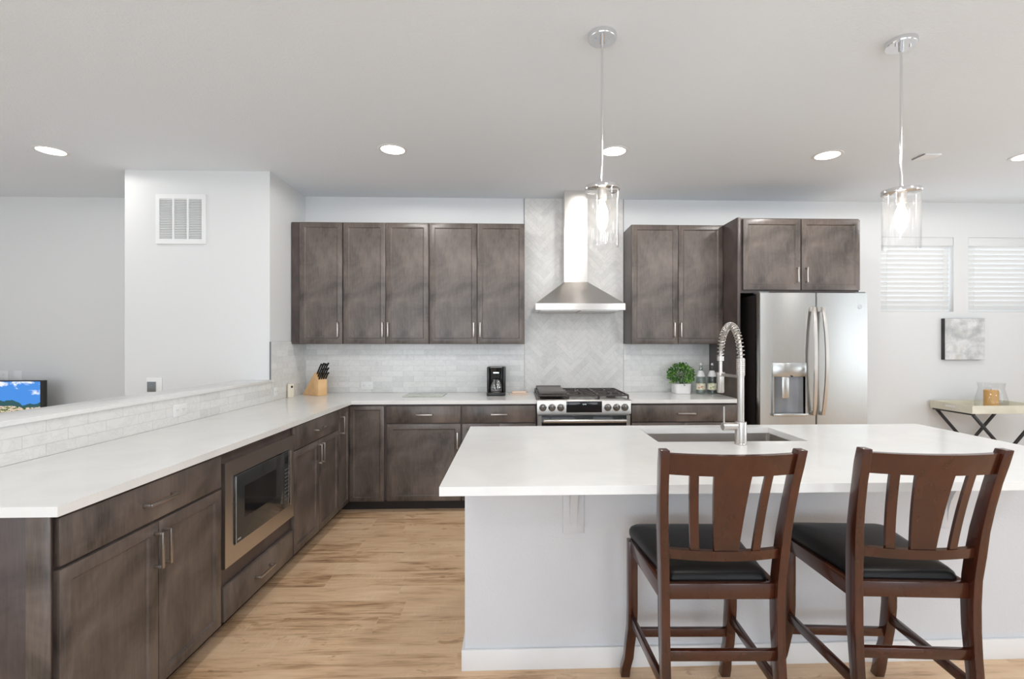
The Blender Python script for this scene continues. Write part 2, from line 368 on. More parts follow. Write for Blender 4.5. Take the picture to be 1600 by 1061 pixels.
# ================================================================== room shell
H = 2.752; YW = 4.652; XL = -1.95
struct('floor', B_(-6.6, 6.5, -4.6, 4.95, -.1, 0), 'floor', 'warm brown wood-look plank floor')
struct('ceiling', B_(-6.6, 6.5, -4.6, 4.95, H, H+.1), 'ceiling', 'white lightly textured ceiling')
WX = ((3.567, 4.299), (4.447, 5.18)); WZ = (1.685, 2.413)
bm = bmesh.new(); xs = [XL, WX[0][0], WX[0][1], WX[1][0], WX[1][1], 6.3]
box(bm, xs[0], xs[1], YW, YW+.14, 0, H); box(bm, xs[2], xs[3], YW, YW+.14, 0, H); box(bm, xs[4], xs[5], YW, YW+.14, 0, H)
for a, c in WX: box(bm, a, c, YW, YW+.14, 0, WZ[0]); box(bm, a, c, YW, YW+.14, WZ[1], H)
wall_back = struct('wall_back', bm, 'wall', 'white kitchen and dining back wall with two high windows')
struct('wall_return', B_(-3.078, XL, 3.98, YW+.14, 0, H), 'wall', 'white wall return carrying the air grille')
struct('wall_living', B_(-6.5, -3.078, 4.75, 4.9, 0, H), 'wall', 'shaded white wall behind the television')
struct('wall_left', B_(-6.6, -6.45, -4.6, 4.9, 0, H), 'wall', 'white side wall on the left')
struct('wall_right', B_(6.3, 6.45, -4.6, 4.9, 0, H), 'wall', 'white side wall on the right')
bm = bmesh.new()
ops = [(-3.7, -1.5), (-1.3, .9), (2.5, 4.7)]; x = -6.6
for a, c in ops: box(bm, x, a, -4.6, -4.45, 0, H); box(bm, a, c, -4.6, -4.45, 2.5, H); box(bm, a, c, -4.6, -4.45, 0, .2); x = c
box(bm, x, 6.45, -4.6, -4.45, 0, H)
struct('wall_rear', bm, 'wall', 'white rear wall with three tall window openings')
half = struct('wall_half', B_(-2.14, XL, 1.46, 3.98, 0, 1.066), 'wall', 'low white half wall behind the peninsula counter')
bm = bmesh.new(); box(bm, -2.175, -1.93, 1.44, 3.979, 1.066, 1.087, .002); box(bm, XL+.009, -1.93, 3.979, 4.01, 1.066, 1.087, .002)
o = obj('ledge_cap', bm, 'quartz', half); o['label'] = 'white quartz cap on the half wall'

# ---- tile surfaces: real tiles with grout gaps
def clip(poly, x0, x1, y0, y1):
    def cut(P, f, inter):
        out = []
        for i in range(len(P)):
            a, b = P[i-1], P[i]; fa, fb = f(a), f(b)
            if fa >= 0 and fb >= 0: out.append(b)
            elif fa >= 0 > fb: out.append(inter(a, b, fa, fb))
            elif fa < 0 <= fb: out.append(inter(a, b, fa, fb)); out.append(b)
        return out
    it = lambda a, b, fa, fb: (a[0]+(b[0]-a[0])*fa/(fa-fb), a[1]+(b[1]-a[1])*fa/(fa-fb))
    for f in (lambda p: p[0]-x0, lambda p: x1-p[0], lambda p: p[1]-y0, lambda p: y1-p[1]):
        if poly: poly = cut(poly, f, it)
    return poly
def tiles(name, polys, rect, f, mat, parent, label=None, th=.008):
    bm = bmesh.new(); tones = []
    x0, x1, y0, y1 = rect
    def add(P, d0, d1, tone):
        n0 = len(bm.faces); prism(bm, P, lambda u, v, w: f(u, v, d0+w), d1-d0); tones.extend([tone]*(len(bm.faces)-n0))
    for P in polys:
        C = clip(P, *rect)
        if len(C) < 3: continue
        ar = abs(sum(C[i-1][0]*C[i][1]-C[i][0]*C[i-1][1] for i in range(len(C))))/2
        if ar < 2e-5: continue
        r = random.random(); tone = r*.5+.2 if r < .93 else random.uniform(.86, 1)
        add(C, .002, th, tone)
    bm.faces.ensure_lookup_table()
    bmesh.ops.recalc_face_normals(bm, faces=bm.faces[:])
    ng = len(bm.faces)
    prism(bm, [(x0, y0), (x1, y0), (x1, y1), (x0, y1)], lambda u, v, w: f(u, v, w), th-.0012)
    fs = bm.faces[:]; 
    for q in fs[ng:]: q.material_index = 1
    tones.extend([.5]*(len(fs)-ng)); bmesh.ops.recalc_face_normals(bm, faces=fs[ng:])
    o = obj(name, bm, [mat, 'grout'], parent, smooth=False, tones=tones)
    if label: o['label'] = label
    return o
def subway(x0, x1, y0, y1, w=.2, h=.0508, g=.0009, ph=0):
    out = []; r = 0; y = y0
    while y < y1:
        off = (r % 2)*w/2+ph; x = x0-w+off % w
        while x < x1: out.append([(x+g, y+g), (x+w-g, y+g), (x+w-g, y+h-g), (x+g, y+h-g)]); x += w
        y += h; r += 1
    return out
def herring(x0, x1, y0, y1, W_=.0508, n=4, g=.0009):
    out = []; c = math.sqrt(.5); cx, cy = (x0+x1)/2, y0
    R = int(3.2/W_)
    def T(u, v): return (cx+(u-v)*c*W_, cy+(u+v)*c*W_)
    gg = g/W_
    for k in range(-R, R):
        for m_ in range(-R//(2*n)-1, R//(2*n)+2):
            for (a, b, w, h) in ((k+2*n*m_, k, n, 1), (k, k-2*n+1+2*n*m_, 1, n)):
                P = [T(a+gg, b+gg), T(a+w-gg, b+gg), T(a+w-gg, b+h-gg), T(a+gg, b+h-gg)]
                if max(p[0] for p in P) < x0 or min(p[0] for p in P) > x1 or max(p[1] for p in P) < y0 or min(p[1] for p in P) > y1: continue
                out.append(P)
    return out
fb = lambda u, v, w: (u, YW-w, v)
fl = lambda u, v, w: (XL+w, u, v)
ZT = 1.372
r = (XL+.008, .097, .914, ZT); tiles('marble_tile', subway(*r), r, fb, 'marble', wall_back, 'pale marble subway tile left of the range')
r = (1.046, 1.874, .914, ZT); tiles('marble_tile', subway(*r, ph=.07), r, fb, 'marble', wall_back, 'pale marble subway tile right of the range')
r = (.100, 1.043, .914, H); tiles('herringbone_tile', herring(*r), r, fb, 'marbleh', wall_back, 'marble herringbone panel behind the hood')
r = (3.983, YW, .914, 1.39); tiles('marble_tile', subway(*r), r, fl, 'marble', bpy.data.objects['wall_return'], 'marble tile on the side wall by the knife block')
r = (1.46, 3.983, .914, 1.066); tiles('marble_tile', subway(*r, ph=.04), r, fl, 'marble', half, 'marble tile strip under the ledge cap')
for x in (.0955, 1.0415): obj('tile_edge_trim', B_(x, x+.005, YW-.010, YW, ZT, H), 'greyplate', wall_back, smooth=False)
obj('tile_edge_trim', B_(XL, XL+.009, 3.976, 3.983, 1.088, 1.392), 'greyplate', bpy.data.objects['wall_return'], smooth=False)

# ================================================================== windows and blinds
for i, (a, c) in enumerate(WX):
    bm = bmesh.new(); y0, y1 = YW+.085, YW+.125; z0, z1 = WZ
    box(bm, a, c, y0, y1, z0, z0+.04); box(bm, a, c, y0, y1, z1-.04, z1); box(bm, a, a+.04, y0, y1, z0+.04, z1-.04); box(bm, c-.04, c, y0, y1, z0+.04, z1-.04)
    w = struct('window_%d' % (i+1), bm, 'white', ['white framed high window nearer the fridge', 'white framed high window at the right edge'][i])
    obj('window_pane', B_(a+.04, c-.04, y0+.018, y0+.022, z0+.04, z1-.04), 'pane', w, smooth=False)
    bl = thing('window_blind', ['closed white slatted blind in the window nearer the fridge', 'closed white slatted blind in the window at the right edge'][i], 'blind', ((a+c)/2, YW+.045, z0), 0, 'slatted blinds on the high windows')
    hw = (c-a)/2-.012
    obj('valance', B_(-(c-a)/2+.003, (c-a)/2-.003, -.043, -.032, .645, .727, .003), 'blind', bl)
    obj('headrail', B_(-hw, hw, -.030, .014, .68, .722), 'blind', bl)
    bm = bmesh.new(); n = 14
    for k in range(n):
        z = .040+k*.0455
        prism(bm, [(-.022, -.017), (.018, .019), (.0205, .017), (-.0195, -.019)], lambda u, v, w_, z=z: (-hw+.006+w_, -u*.55, z+v*1.3), 2*hw-.012)
    obj('slats', bm, 'blind', bl, smooth=False)
    obj('bottom_rail', B_(-hw+.006, hw-.006, -.018, .018, .002, .022, .003), 'blind', bl)
    for s in (-hw+.07, hw-.07):
        bm = bmesh.new(); cyl(bm, (s, -.021, .01), (s, -.021, .69), .0012, seg=6); obj('ladder_cord', bm, 'blind', bl)

# ================================================================== cabinets
def door_bm(w, h, rail=.06, th=.02):
    # shaker door, local origin at the lower left front corner of its back plane, front faces -y
    bm = bmesh.new(); box(bm, 0, w, -th, 0, 0, h)
    bm.faces.ensure_lookup_table(); f = min(bm.faces, key=lambda q: q.calc_center_median().y)
    bmesh.ops.inset_region(bm, faces=[f], thickness=min(rail, w*.26), depth=0)
    bmesh.ops.inset_region(bm, faces=[f], thickness=.001, depth=-.003)
    bmesh.ops.inset_region(bm, faces=[f], thickness=.009, depth=-.0055)
    es = [e for e in bm.edges if sum(1 for v in e.verts if abs(v.co.x) < 1e-6 or abs(v.co.x-w) < 1e-6 or abs(v.co.z) < 1e-6 or abs(v.co.z-h) < 1e-6) == 2 and all(abs(v.co.y+th) < 1e-6 for v in e.verts) and not any(.001 < v.co.x < w-.001 and .001 < v.co.z < h-.001 for v in e.verts)]
    bmesh.ops.bevel(bm, geom=es, offset=.0025, segments=2, affect='EDGES', profile=.5)
    return bm
def slab_bm(w, h, th=.02): return B_(0, w, -th, 0, 0, h, bev=.003)
def pull_bm(L_, vert):
    bm = bmesh.new(); a = .0055
    if vert:
        box(bm, -a, a, -.034, -.026, -L_/2, L_/2, .0012)
        for s in (-1, 1): z = s*(L_/2-a); box(bm, -a, a, -.028, 0, z-a, z+a, .001)
    else:
        box(bm, -L_/2, L_/2, -.034, -.026, -a, a, .0012)
        for s in (-1, 1): x = s*(L_/2-a); box(bm, x-a, x+a, -.028, 0, -a, a, .001)
    return bm
def add_door(root, x, z, w, h, hx=None, hz=None, L_=.135, y=0, rz=0, rail=.06, name='door'):
    d = obj(name, door_bm(w, h, rail), 'cab', root, (x, y, z), (0, 0, rz))
    if hx is not None: obj('handle', pull_bm(L_, True), 'pull', d, (hx, -.02, hz))
    return d
def add_drawer(root, x, z, w, h, hx=None, L_=.155, y=0):
    d = obj('drawer', slab_bm(w, h), 'cab', root, (x, y, z))
    if hx is not None: obj('handle', pull_bm(L_, False), 'pull', d, (hx, -.02, h/2))
    return d
ZB, ZTOP = .105, .883
def base_body(root, w, depth, kick=True):
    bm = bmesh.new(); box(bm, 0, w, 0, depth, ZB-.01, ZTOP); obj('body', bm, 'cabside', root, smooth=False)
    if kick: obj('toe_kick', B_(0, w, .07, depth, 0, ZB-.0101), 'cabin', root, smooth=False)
# left run faces +X: local x -> world +Y, local -y -> world +X
FX = -1.357; DEP = -FX+XL  # negative
dep = abs(XL-FX)-.001
def lcab(name, label, y0, cat='cabinet'): return thing(name, label, cat, (FX, y0, 0), PI/2)
G1 = 'charcoal base cabinets under the peninsula counter'
c = lcab('base_cabinet', 'charcoal base cabinet at the near end of the peninsula, left of the microwave', 1.485); c['group'] = G1
base_body(c, .815, dep)
add_drawer(c, .003, .724, .797, .144, .399)
add_door(c, .003, .092, .401, .621, .382, .520)
add_door(c, .408, .092, .392, .621, .020, .520)
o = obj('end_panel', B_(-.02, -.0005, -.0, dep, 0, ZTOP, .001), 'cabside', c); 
obj('end_stile', B_(-.026, -.0205, -.018, .05, 0, ZTOP, .001), 'cab', c)
# microwave cabinet
c = lcab('microwave_cabinet', 'charcoal peninsula cabinet housing the built-in microwave above a shallow drawer', 2.3005)
bm = bmesh.new(); w = .7195
box(bm, 0, .019, 0, dep, ZB-.01, ZTOP); box(bm, w-.019, w, 0, dep, ZB-.01, ZTOP); box(bm, .019, w-.019, dep-.012, dep, ZB-.01, ZTOP)
box(bm, .019, w-.019, 0, dep-.012, ZB-.01, .36); box(bm, .019, w-.019, 0, dep-.012, .81, ZTOP)
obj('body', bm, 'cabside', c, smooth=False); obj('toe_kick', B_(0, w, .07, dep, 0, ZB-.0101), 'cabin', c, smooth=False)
add_drawer(c, .006, .092, .704, .158, .345)
# third cabinet
c = lcab('base_cabinet', 'charcoal base cabinet right of the built-in microwave with drawer over two doors', 3.0205); c['group'] = G1
base_body(c, .7735, dep)
add_drawer(c, .006, .725, .758, .144, .375)
add_door(c, .006, .092, .378, .627, .355, .535)
add_door(c, .388, .092, .376, .627, .022, .535)
# corner cabinet
FY = 4.042
c = thing('corner_cabinet', 'charcoal corner cabinet where the peninsula meets the back wall, two narrow tall doors', 'cabinet', (0, 0, 0))
bm = bmesh.new(); box(bm, XL+.001, FX, 3.7945, YW-.001, ZB-.01, ZTOP); box(bm, FX, -1.045, FY, YW-.001, ZB-.01, ZTOP); obj('body', bm, 'cabside', c, smooth=False)
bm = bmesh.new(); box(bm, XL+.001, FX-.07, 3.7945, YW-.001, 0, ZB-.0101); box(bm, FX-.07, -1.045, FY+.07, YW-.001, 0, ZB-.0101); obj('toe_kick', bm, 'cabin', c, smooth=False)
d = obj('door', door_bm(.221, .776, .05), 'cab', c, (FX, 3.799, .092), (0, 0, PI/2)); obj('handle', pull_bm(.135, True), 'pull', d, (.03, -.02, .655))
obj('door', door_bm(.279, .776, .045), 'cab', c, (-1.336, FY, .092))
# back run
bdep = YW-FY-.001
G2 = 'charcoal base cabinets along the back wall'
c = thing('base_cabinet', 'charcoal base cabinet beside the corner with one drawer over one wide door', 'cabinet', (-1.0445, FY, 0), 0, G2)
base_body(c, .6145, bdep); add_drawer(c, .010, .728, .598, .139, .306, .135); add_door(c, .010, .092, .598, .628, .575, .495)
c = thing('base_cabinet', 'charcoal base cabinet touching the left side of the gas range', 'cabinet', (-.4295, FY, 0), 0, G2)
base_body(c, .614, bdep); add_drawer(c, .006, .728, .602, .139, .303, .135); add_door(c, .006, .092, .300, .628, .28, .52); add_door(c, .309, .092, .299, .628, .02, .52)
c = thing('base_cabinet', 'charcoal base cabinet between the gas range and the fridge panel', 'cabinet', (.962, FY, 0), 0, G2)
base_body(c, .912, bdep); add_drawer(c, .012, .728, .888, .139, .452, .15); add_door(c, .012, .092, .442, .628, .42, .52); add_door(c, .457, .092, .443, .628, .02, .52)
# uppers
UF = 4.347; Z0, Z1 = 1.372, 2.438
def upper(label, x0, x1, doors):
    c = thing('wall_cabinet', label, 'cabinet', (0, UF, 0), 0, 'charcoal wall cabinets')
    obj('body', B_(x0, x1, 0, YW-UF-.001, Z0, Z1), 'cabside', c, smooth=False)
    for a, b, hx in doors: add_door(c, a, Z0+.003, b-a, Z1-Z0-.006, hx-a, .122, .128)
    return c
upper('tall single-door charcoal wall cabinet in the left corner above the knife block', XL+.009, -1.4945, [(-1.866, -1.498, -1.530)])
bpy.data.objects['wall_cabinet'].name = 'wall_cabinet'
upper('two-door charcoal wall cabinet between the corner cabinet and the one by the hood', -1.4935, -.7455, [(-1.489, -1.124, -1.146), (-1.121, -.750, -1.098)])
upper('two-door charcoal wall cabinet immediately left of the range hood', -.7445, .094, [(-.740, -.327, -.353), (-.323, .091, -.297)])
upper('two-door charcoal wall cabinet immediately right of the range hood', 1.048, 1.873, [(1.050, 1.464, 1.428), (1.469, 1.871, 1.486)])
# fridge panel and cabinet
p = obj('fridge_side_panel', B_(1.875, 1.8995, 4.05, YW-.001, 0, 2.436, .0008), 'cabside'); tag(p, 'tall dark wood panel standing between the counter and the fridge', 'panel')
c = thing('fridge_top_cabinet', 'two-door charcoal cabinet mounted above the stainless fridge', 'cabinet', (1.9, 4.07, 0))
obj('body', B_(.001, 1.03, 0, YW-4.071, 1.802, 2.435), 'cabside', c, smooth=False)
add_door(c, .024, 1.828, .490, .595, .457, .125, .125); add_door(c, .524, 1.828, .503, .595, .034, .125, .125)

# ================================================================== worktops
def slab(name, label, poly, z0, z1, hole=None, cat='countertop'):
    bm = bmesh.new()
    if hole is None:
        prism(bm, poly, lambda u, v, w: (u, v, z0+w), z1-z0)
    else:
        (x0, y0), (x1, y1) = poly; hx0, hy0, hx1, hy1 = hole
        for z, fl_ in ((z0, True), (z1, False)):
            O = [bm.verts.new(q) for q in ((x0, y0, z), (x1, y0, z), (x1, y1, z), (x0, y1, z))]; I = [bm.verts.new(q) for q in ((hx0, hy0, z), (hx1, hy0, z), (hx1, hy1, z), (hx0, hy1, z))]
            for k in range(4): bm.faces.new((O[k], O[(k+1) % 4], I[(k+1) % 4], I[k]))
            if fl_: Lo, Li = O, I
        for k in range(4): bm.faces.new((Lo[k], Lo[(k+1) % 4], O[(k+1) % 4], O[k])); bm.faces.new((Li[k], Li[(k+1) % 4], I[(k+1) % 4], I[k]))
    es = [e for e in bm.edges if len(e.link_faces) == 2 and e.calc_face_angle(0) > 1]
    bmesh.ops.recalc_face_normals(bm, faces=bm.faces[:])
    bmesh.ops.bevel(bm, geom=es, offset=.0025, segments=2, affect='EDGES', profile=.5)
    return tag(obj(name, bm, 'quartz'), label, cat)
slab('kitchen_countertop', 'white quartz L-shaped worktop running along the peninsula and back wall', [(XL+.0085, 1.453), (-1.312, 1.453), (-1.312, 4.002), (.186, 4.002), (.186, YW-.0085), (XL+.0085, YW-.0085)], .8835, .9138)
slab('kitchen_countertop', 'short white quartz worktop between range and fridge panel', [(.9605, 4.002), (1.8745, 4.002), (1.8745, YW-.0085), (.9605, YW-.0085)], .8835, .9138)
IH = (.684, 2.303, 1.411, 2.672)
slab('island_countertop', 'large white quartz island worktop with a sink cut-out', [(-.2441, 1.6075), (2.3333, 2.7616)], .884, .914, IH)
# ================================================================== island
isl = thing('kitchen_island', 'white painted island base with baseboard and support brackets', 'island', (1.04, 2.4, 0))
def ib(*a, **k): x0, x1, y0, y1, z0, z1 = a; return B_(x0-1.04, x1-1.04, y0-2.4, y1-2.4, z0, z1, **k)
bm = bmesh.new(); X0, X1, Y0, Y1 = -.208, 2.290, 2.085, 2.735
for q in ((X0, X1, Y0, Y0+.02), (X0, X1, Y1-.02, Y1), (X0, X0+.02, Y0+.02, Y1-.02), (X1-.02, X1, Y0+.02, Y1-.02)): box(bm, q[0]-1.04, q[1]-1.04, q[2]-2.4, q[3]-2.4, 0, .8838)
obj('base', bm, 'island', isl, smooth=False)
bm = bmesh.new(); t = .013
for q in ((X0-t, X1+t, Y0-t, Y0-.0003), (X0-t, X0-.0003, Y0, Y1+.0), (X1+.0003, X1+t, Y0, Y1)): box(bm, q[0]-1.04, q[1]-1.04, q[2]-2.4, q[3]-2.4, 0, .088, .002)
obj('baseboard', bm, 'white', isl)
for k, xb in enumerate((.2525, 1.905)):
    bm = bmesh.new(); bx = xb-1.04
    box(bm, bx-.045, bx+.045, -.3265, -.3152, .575, .8835, .002); box(bm, bx-.045, bx+.045, -.60, -.3265, .871, .8835, .002)
    pts = [(-.3265, .60)]+[(-.3265-.22*(1-math.cos(a))-.0, .60+.255*math.sin(a)) for a in [i*PI/2/8 for i in range(1, 9)]]+[(-.56, .871), (-.3265, .871)]
    prism(bm, pts, lambda u, v, w, bx=bx: (bx-.016+w, u, v), .032)
    obj('bracket', bm, 'island', isl)
# sink
sk = thing('kitchen_sink', 'brushed steel undermount sink set into the island worktop', 'sink', (1.0475, 2.4875, .66))
bm = bmesh.new(); hx, hy, d = .3685, .190, .223
def ring(hx, hy, z, r=.02, n=5):
    out = []
    for sx, sy, a0 in ((1, 1, 0), (-1, 1, PI/2), (-1, -1, PI), (1, -1, 3*PI/2)):
        for i in range(n): a = a0+PI/2*i/(n-1); out.append((sx*(hx-r)+r*math.cos(a), sy*(hy-r)+r*math.sin(a), z))
    return out
def loft(bm, rings, cap=True):
    V = [[bm.verts.new(p) for p in r_] for r_ in rings]; n = len(V[0])
    for A, B in zip(V, V[1:]):
        for k in range(n): bm.faces.new((A[k], A[(k+1) % n], B[(k+1) % n], B[k]))
    if cap: bm.faces.new(V[-1]); bm.faces.new(V[0][::-1])
    return V
loft(bm, [ring(hx+.002, hy+.002, 0, .03), ring(hx+.004, hy+.004, d, .02), ring(hx-.001, hy-.001, d, .02), ring(hx-.003, hy-.003, .008, .03), ring(hx-.012, hy-.012, .004, .03)])
obj('basin', bm, 'sinksteel', sk)
bm = bmesh.new(); lathe(bm, [(0, .0045), (.02, .0045), (.03, .006), (.045, .0075), (.046, .0045)], seg=28); obj('drain', bm, 'chrome', sk)
# faucet
fx, fy, fz = 1.051, 2.238, .9142
fa = thing('kitchen_faucet', 'brushed nickel spring-neck faucet rising from the island beside the sink', 'faucet', (fx, fy, fz), .06)
bm = bmesh.new(); lathe(bm, [(0, 0), (.0275, 0), (.0275, .004), (.0262, .006), (.0262, .102), (.025, .105), (0, .105)]); obj('base', bm, 'nickel', fa)
bm = bmesh.new(); cyl(bm, (-.020, 0, .084), (-.088, 0, .084), .0185); obj('valve', bm, 'nickel', fa)
bm = bmesh.new(); cyl(bm, (-.081, 0, .10), (-.081, 0, .176), .0042, .0038, 12); obj('lever', bm, 'nickel', fa)
bm = bmesh.new(); cyl(bm, (0, 0, .105), (0, 0, .315), .0155); lathe(bm, [(.0155, .315), (.0175, .317), (.0175, .398), (.013, .40)])
for k in range(8): tube(bm, [(.0182*math.cos(t), .0182*math.sin(t), .325+k*.0095) for t in [2*PI*i/20 for i in range(20)]], .0022, 6, closed=True)
obj('riser', bm, 'nickel', fa)
arc = []
RY = .098
for i in range(41):
    a = PI*i/40; arc.append((0, RY-RY*math.cos(a), .398+.155*math.sin(a)))
bm = bmesh.new(); tube(bm, arc, .0085, 12); obj('hose', bm, 'nickel', fa)
# spring coil around the hose
hel = []; turns = 26; nseg = turns*14
def arcp(t):
    x = t*40; i = min(int(x), 39); f = x-i; return Vector(arc[i]).lerp(Vector(arc[i+1]), f)
for k in range(nseg+1):
    t = k/nseg; p = arcp(t); q = arcp(min(1, t+.01))-arcp(max(0, t-.01)); q.normalize(); a = Vector((1, 0, 0)); b2 = q.cross(a).normalized(); an = 2*PI*turns*t
    hel.append(p+(a*math.cos(an)+b2*math.sin(an))*.0158)
bm = bmesh.new(); tube(bm, hel, .0024, 6); obj('spring_coil', bm, 'nickel', fa)
bm = bmesh.new(); Y2 = 2*RY
lathe(bm, [(0, .402), (.017, .402), (.017, .380), (.009, .378), (.0085, .33), (.011, .315), (.0175, .308), (.0185, .225), (.0165, .219), (0, .219)], 0, Y2); obj('spray_head', bm, 'nickel', fa)
bm = bmesh.new(); beam(bm, (0, .012, .311), (0, Y2, .311), .012, .015); lathe(bm, [(.0205, .300), (.0215, .302), (.0215, .320), (.0205, .322), (.018, .322), (.018, .300)], 0, Y2); obj('holder_arm', bm, 'nickel', fa)

# ================================================================== microwave (local frame like the left run)
mw = thing('built_in_microwave', 'stainless built-in microwave with black glass door in the peninsula', 'microwave', (FX, 2.3105, .335), PI/2)
w, h = .706, .491
bm = bmesh.new(); box(bm, .07, w-.07, .002, .40, .045, h-.035); obj('body', bm, 'fridgeside', mw, smooth=False)
bm = bmesh.new()
for q in ((0, w, 0, .082), (0, w, h-.075, h), (0, .070, .082, h-.075), (w-.062, w, .082, h-.075)): box(bm, q[0], q[1], -.022, -.001, q[2], q[3])
obj('trim_frame', bm, 'trimsteel', mw, smooth=False)
g = obj('door', B_(.074, .556, -.030, -.003, .086, h-.079, .003), 'greyglass', mw)
obj('window', B_(.150, .468, -.0312, -.0302, .190, .345), 'blackglass', g, smooth=False)
cp = obj('control_panel', B_(.559, w-.066, -.030, -.003, .086, h-.079, .003), 'greyglass', mw)
obj('display', B_(.575, .620, -.0312, -.0302, .345, .385), 'blackglass', cp, smooth=False)
bm = bmesh.new()
for r_ in range(9):
    for q in range(3): box(bm, .574+q*.018, .584+q*.018, -.0312, -.0302, .135+r_*.0215, .142+r_*.0215)
obj('keypad', bm, 'greyplate', cp, smooth=False)
for x_, r_ in ((w-.0645, .0016), (.0725, .0012)):
    bm = bmesh.new(); tube(bm, [(x_, -.0325, .088), (x_, -.0325, h-.081)], r_, 6); obj('bright_edge', bm, 'chrome', mw)
obj('badge', B_(.088, .116, -.0312, -.0302, .100, .107), 'slot', g, smooth=False)

# ================================================================== range
rg = thing('gas_range', 'stainless slide-in gas range with six front knobs and cast iron grates', 'range', (.573, 3.982, 0))
hw = .3865
obj('body', B_(-.382, .382, .045, .655, .02, .905), 'steel', rg, smooth=False)
bm = bmesh.new(); box(bm, -.36, .36, .07, .6, 0, .019); obj('feet', bm, 'black', rg, smooth=False)
bm = bmesh.new(); prism(bm, [(0, .800), (.044, .800), (.044, .916), (.012, .916), (.004, .910)], lambda u, v, w_: (-hw+w_, u, v), 2*hw); bmesh.ops.bevel(bm, geom=bm.edges[:], offset=.0015, segments=1, affect='EDGES'); obj('control_panel', bm, 'steel', rg)
d = obj('display', B_(-.146, .146, -.003, .001, .814, .905, .001), 'blackglass', rg)
bm = bmesh.new()
for k, x in enumerate((-.012, .000, .010)): box(bm, x, x+.007, -.0038, -.0031, .876, .886)
obj('digits', bm, 'display', d, smooth=False)
for x in (-.338, -.264, -.192, .194, .266, .334):
    bm = bmesh.new(); pr = [(.029, 0), (.030, .006), (.024, .010), (.0225, .030), (.019, .034), (0, .034)]
    lathe(bm, pr, seg=28); box(bm, -.006, .006, -.024, .024, .030, .040, .002)
    obj('knob', bm, 'knob', rg, (x, -.0005, .855), (PI/2, 0, 0))
bm = bmesh.new(); box(bm, -.378, .378, .004, .044, .17, .788, .003); dr = obj('oven_door', bm, 'blackglass', rg)
for x_ in (-.378, .348): obj('door_trim', B_(x_, x_+.030, -.001, .003, .17, .788), 'steel', dr, smooth=False)
bm = bmesh.new(); pts = [(-.335+.67*i/12, -.052-.006*math.sin(PI*i/12), .752) for i in range(13)]; tube(bm, pts, .0155, 16)
for s in (-.318, .318): cyl(bm, (s, .003, .752), (s, -.052, .752), .010, seg=12)
obj('door_handle', bm, 'steel', dr)
bm = bmesh.new(); box(bm, -.380, .380, .012, .655, .9055, .918, .003); obj('cooktop', bm, 'steel', rg)
for x, y, r_ in ((-.255, .18, .045), (-.255, .47, .035), (0, .32, .055), (.255, .18, .04), (.255, .47, .05)):
    bm = bmesh.new(); lathe(bm, [(0, .004), (r_, .004), (r_+.004, 0), (r_*.8, .012), (r_*.8, .022), (r_*.7, .026), (0, .026)], x, y, 24, .918)
    obj('burner', bm, 'iron', rg)
def grate(x0, x1):
    bm = bmesh.new(); y0, y1, z = .045, .63, .948; t = .0055
    for a, b_ in (((x0, y0), (x1, y0)), ((x0, y1), (x1, y1)), ((x0, y0), (x0, y1)), ((x1, y0), (x1, y1)), ((x0, (y0+y1)/2), (x1, (y0+y1)/2))): beam(bm, (a[0], a[1], z), (b_[0], b_[1], z), .012, .014, .002)
    xm = (x0+x1)/2
    for ym in (y0+.146, y1-.146):
        for k in range(8):
            a = k*PI/4; beam(bm, (xm+.03*math.cos(a), ym+.03*math.sin(a), z), (xm+(.105 if k % 2 == 0 else .12)*math.cos(a), ym+(.135 if k % 4 == 2 else .12)*math.sin(a), z), .009, .012, .0015)
    for px in (x0, x1):
        for py in (y0, y1): box(bm, px-.006, px+.006, py-.006, py+.006, .9185, z)
    obj('grate', bm, 'iron', rg)
grate(-.372, -.130); grate(-.122, .122); grate(.130, .372)
bm = bmesh.new(); box(bm, -.362, -.140, .06, .60, .9555, .975, .004); box(bm, -.366, -.136, .055, .07, .957, .982, .002); box(bm, -.366, -.136, .595, .61, .957, .982, .002)
tag(obj('griddle_plate', bm, 'griddle', None, (.573, 3.982, 0)), 'dark flat griddle plate resting on the left grate of the range', 'griddle')

# ================================================================== hood
hd = thing('range_hood', 'stainless chimney range hood mounted over the gas range', 'range hood', (.567, YW-.0085, 0))
bm = bmesh.new(); z0, z1, z2 = 1.664, 1.718, 1.928
fr = -(YW-.0085-4.152); a = [(-.383, fr), (.383, fr), (.383, 0), (-.383, 0)]; cxx = -.011; b_ = [(cxx-.106, -.262), (cxx+.106, -.262), (cxx+.106, 0), (cxx-.106, 0)]
V = [[bm.verts.new((x, y, z)) for x, y in P] for P, z in ((a, z0), (a, z1), (b_, z2))]
bm.faces.new(V[0][::-1]); bm.faces.new(V[2])
for A, B in zip(V, V[1:]):
    for k in range(4): bm.faces.new((A[k], A[(k+1) % 4], B[(k+1) % 4], B[k]))
obj('canopy', bm, 'steelh', hd, smooth=False)
obj('lower_duct_cover', B_(cxx-.105, cxx+.105, -.260, 0, z2, 2.417), 'steelh', hd, smooth=False)
obj('upper_duct_cover', B_(cxx-.102, cxx+.102, -.257, 0, 2.4171, H-.001), 'steelh', hd, smooth=False)
for x_ in (-.34, .01): obj('grease_filter', B_(x_, x_+.33, fr+.05, -.06, z0-.006, z0-.001), 'steel', hd, smooth=False)
for k in range(5):
    bm = bmesh.new(); cyl(bm, (-.04+k*.02, fr-.001, 1.69), (-.04+k*.02, fr-.003, 1.69), .0035, seg=10); obj('button', bm, 'chrome', hd)

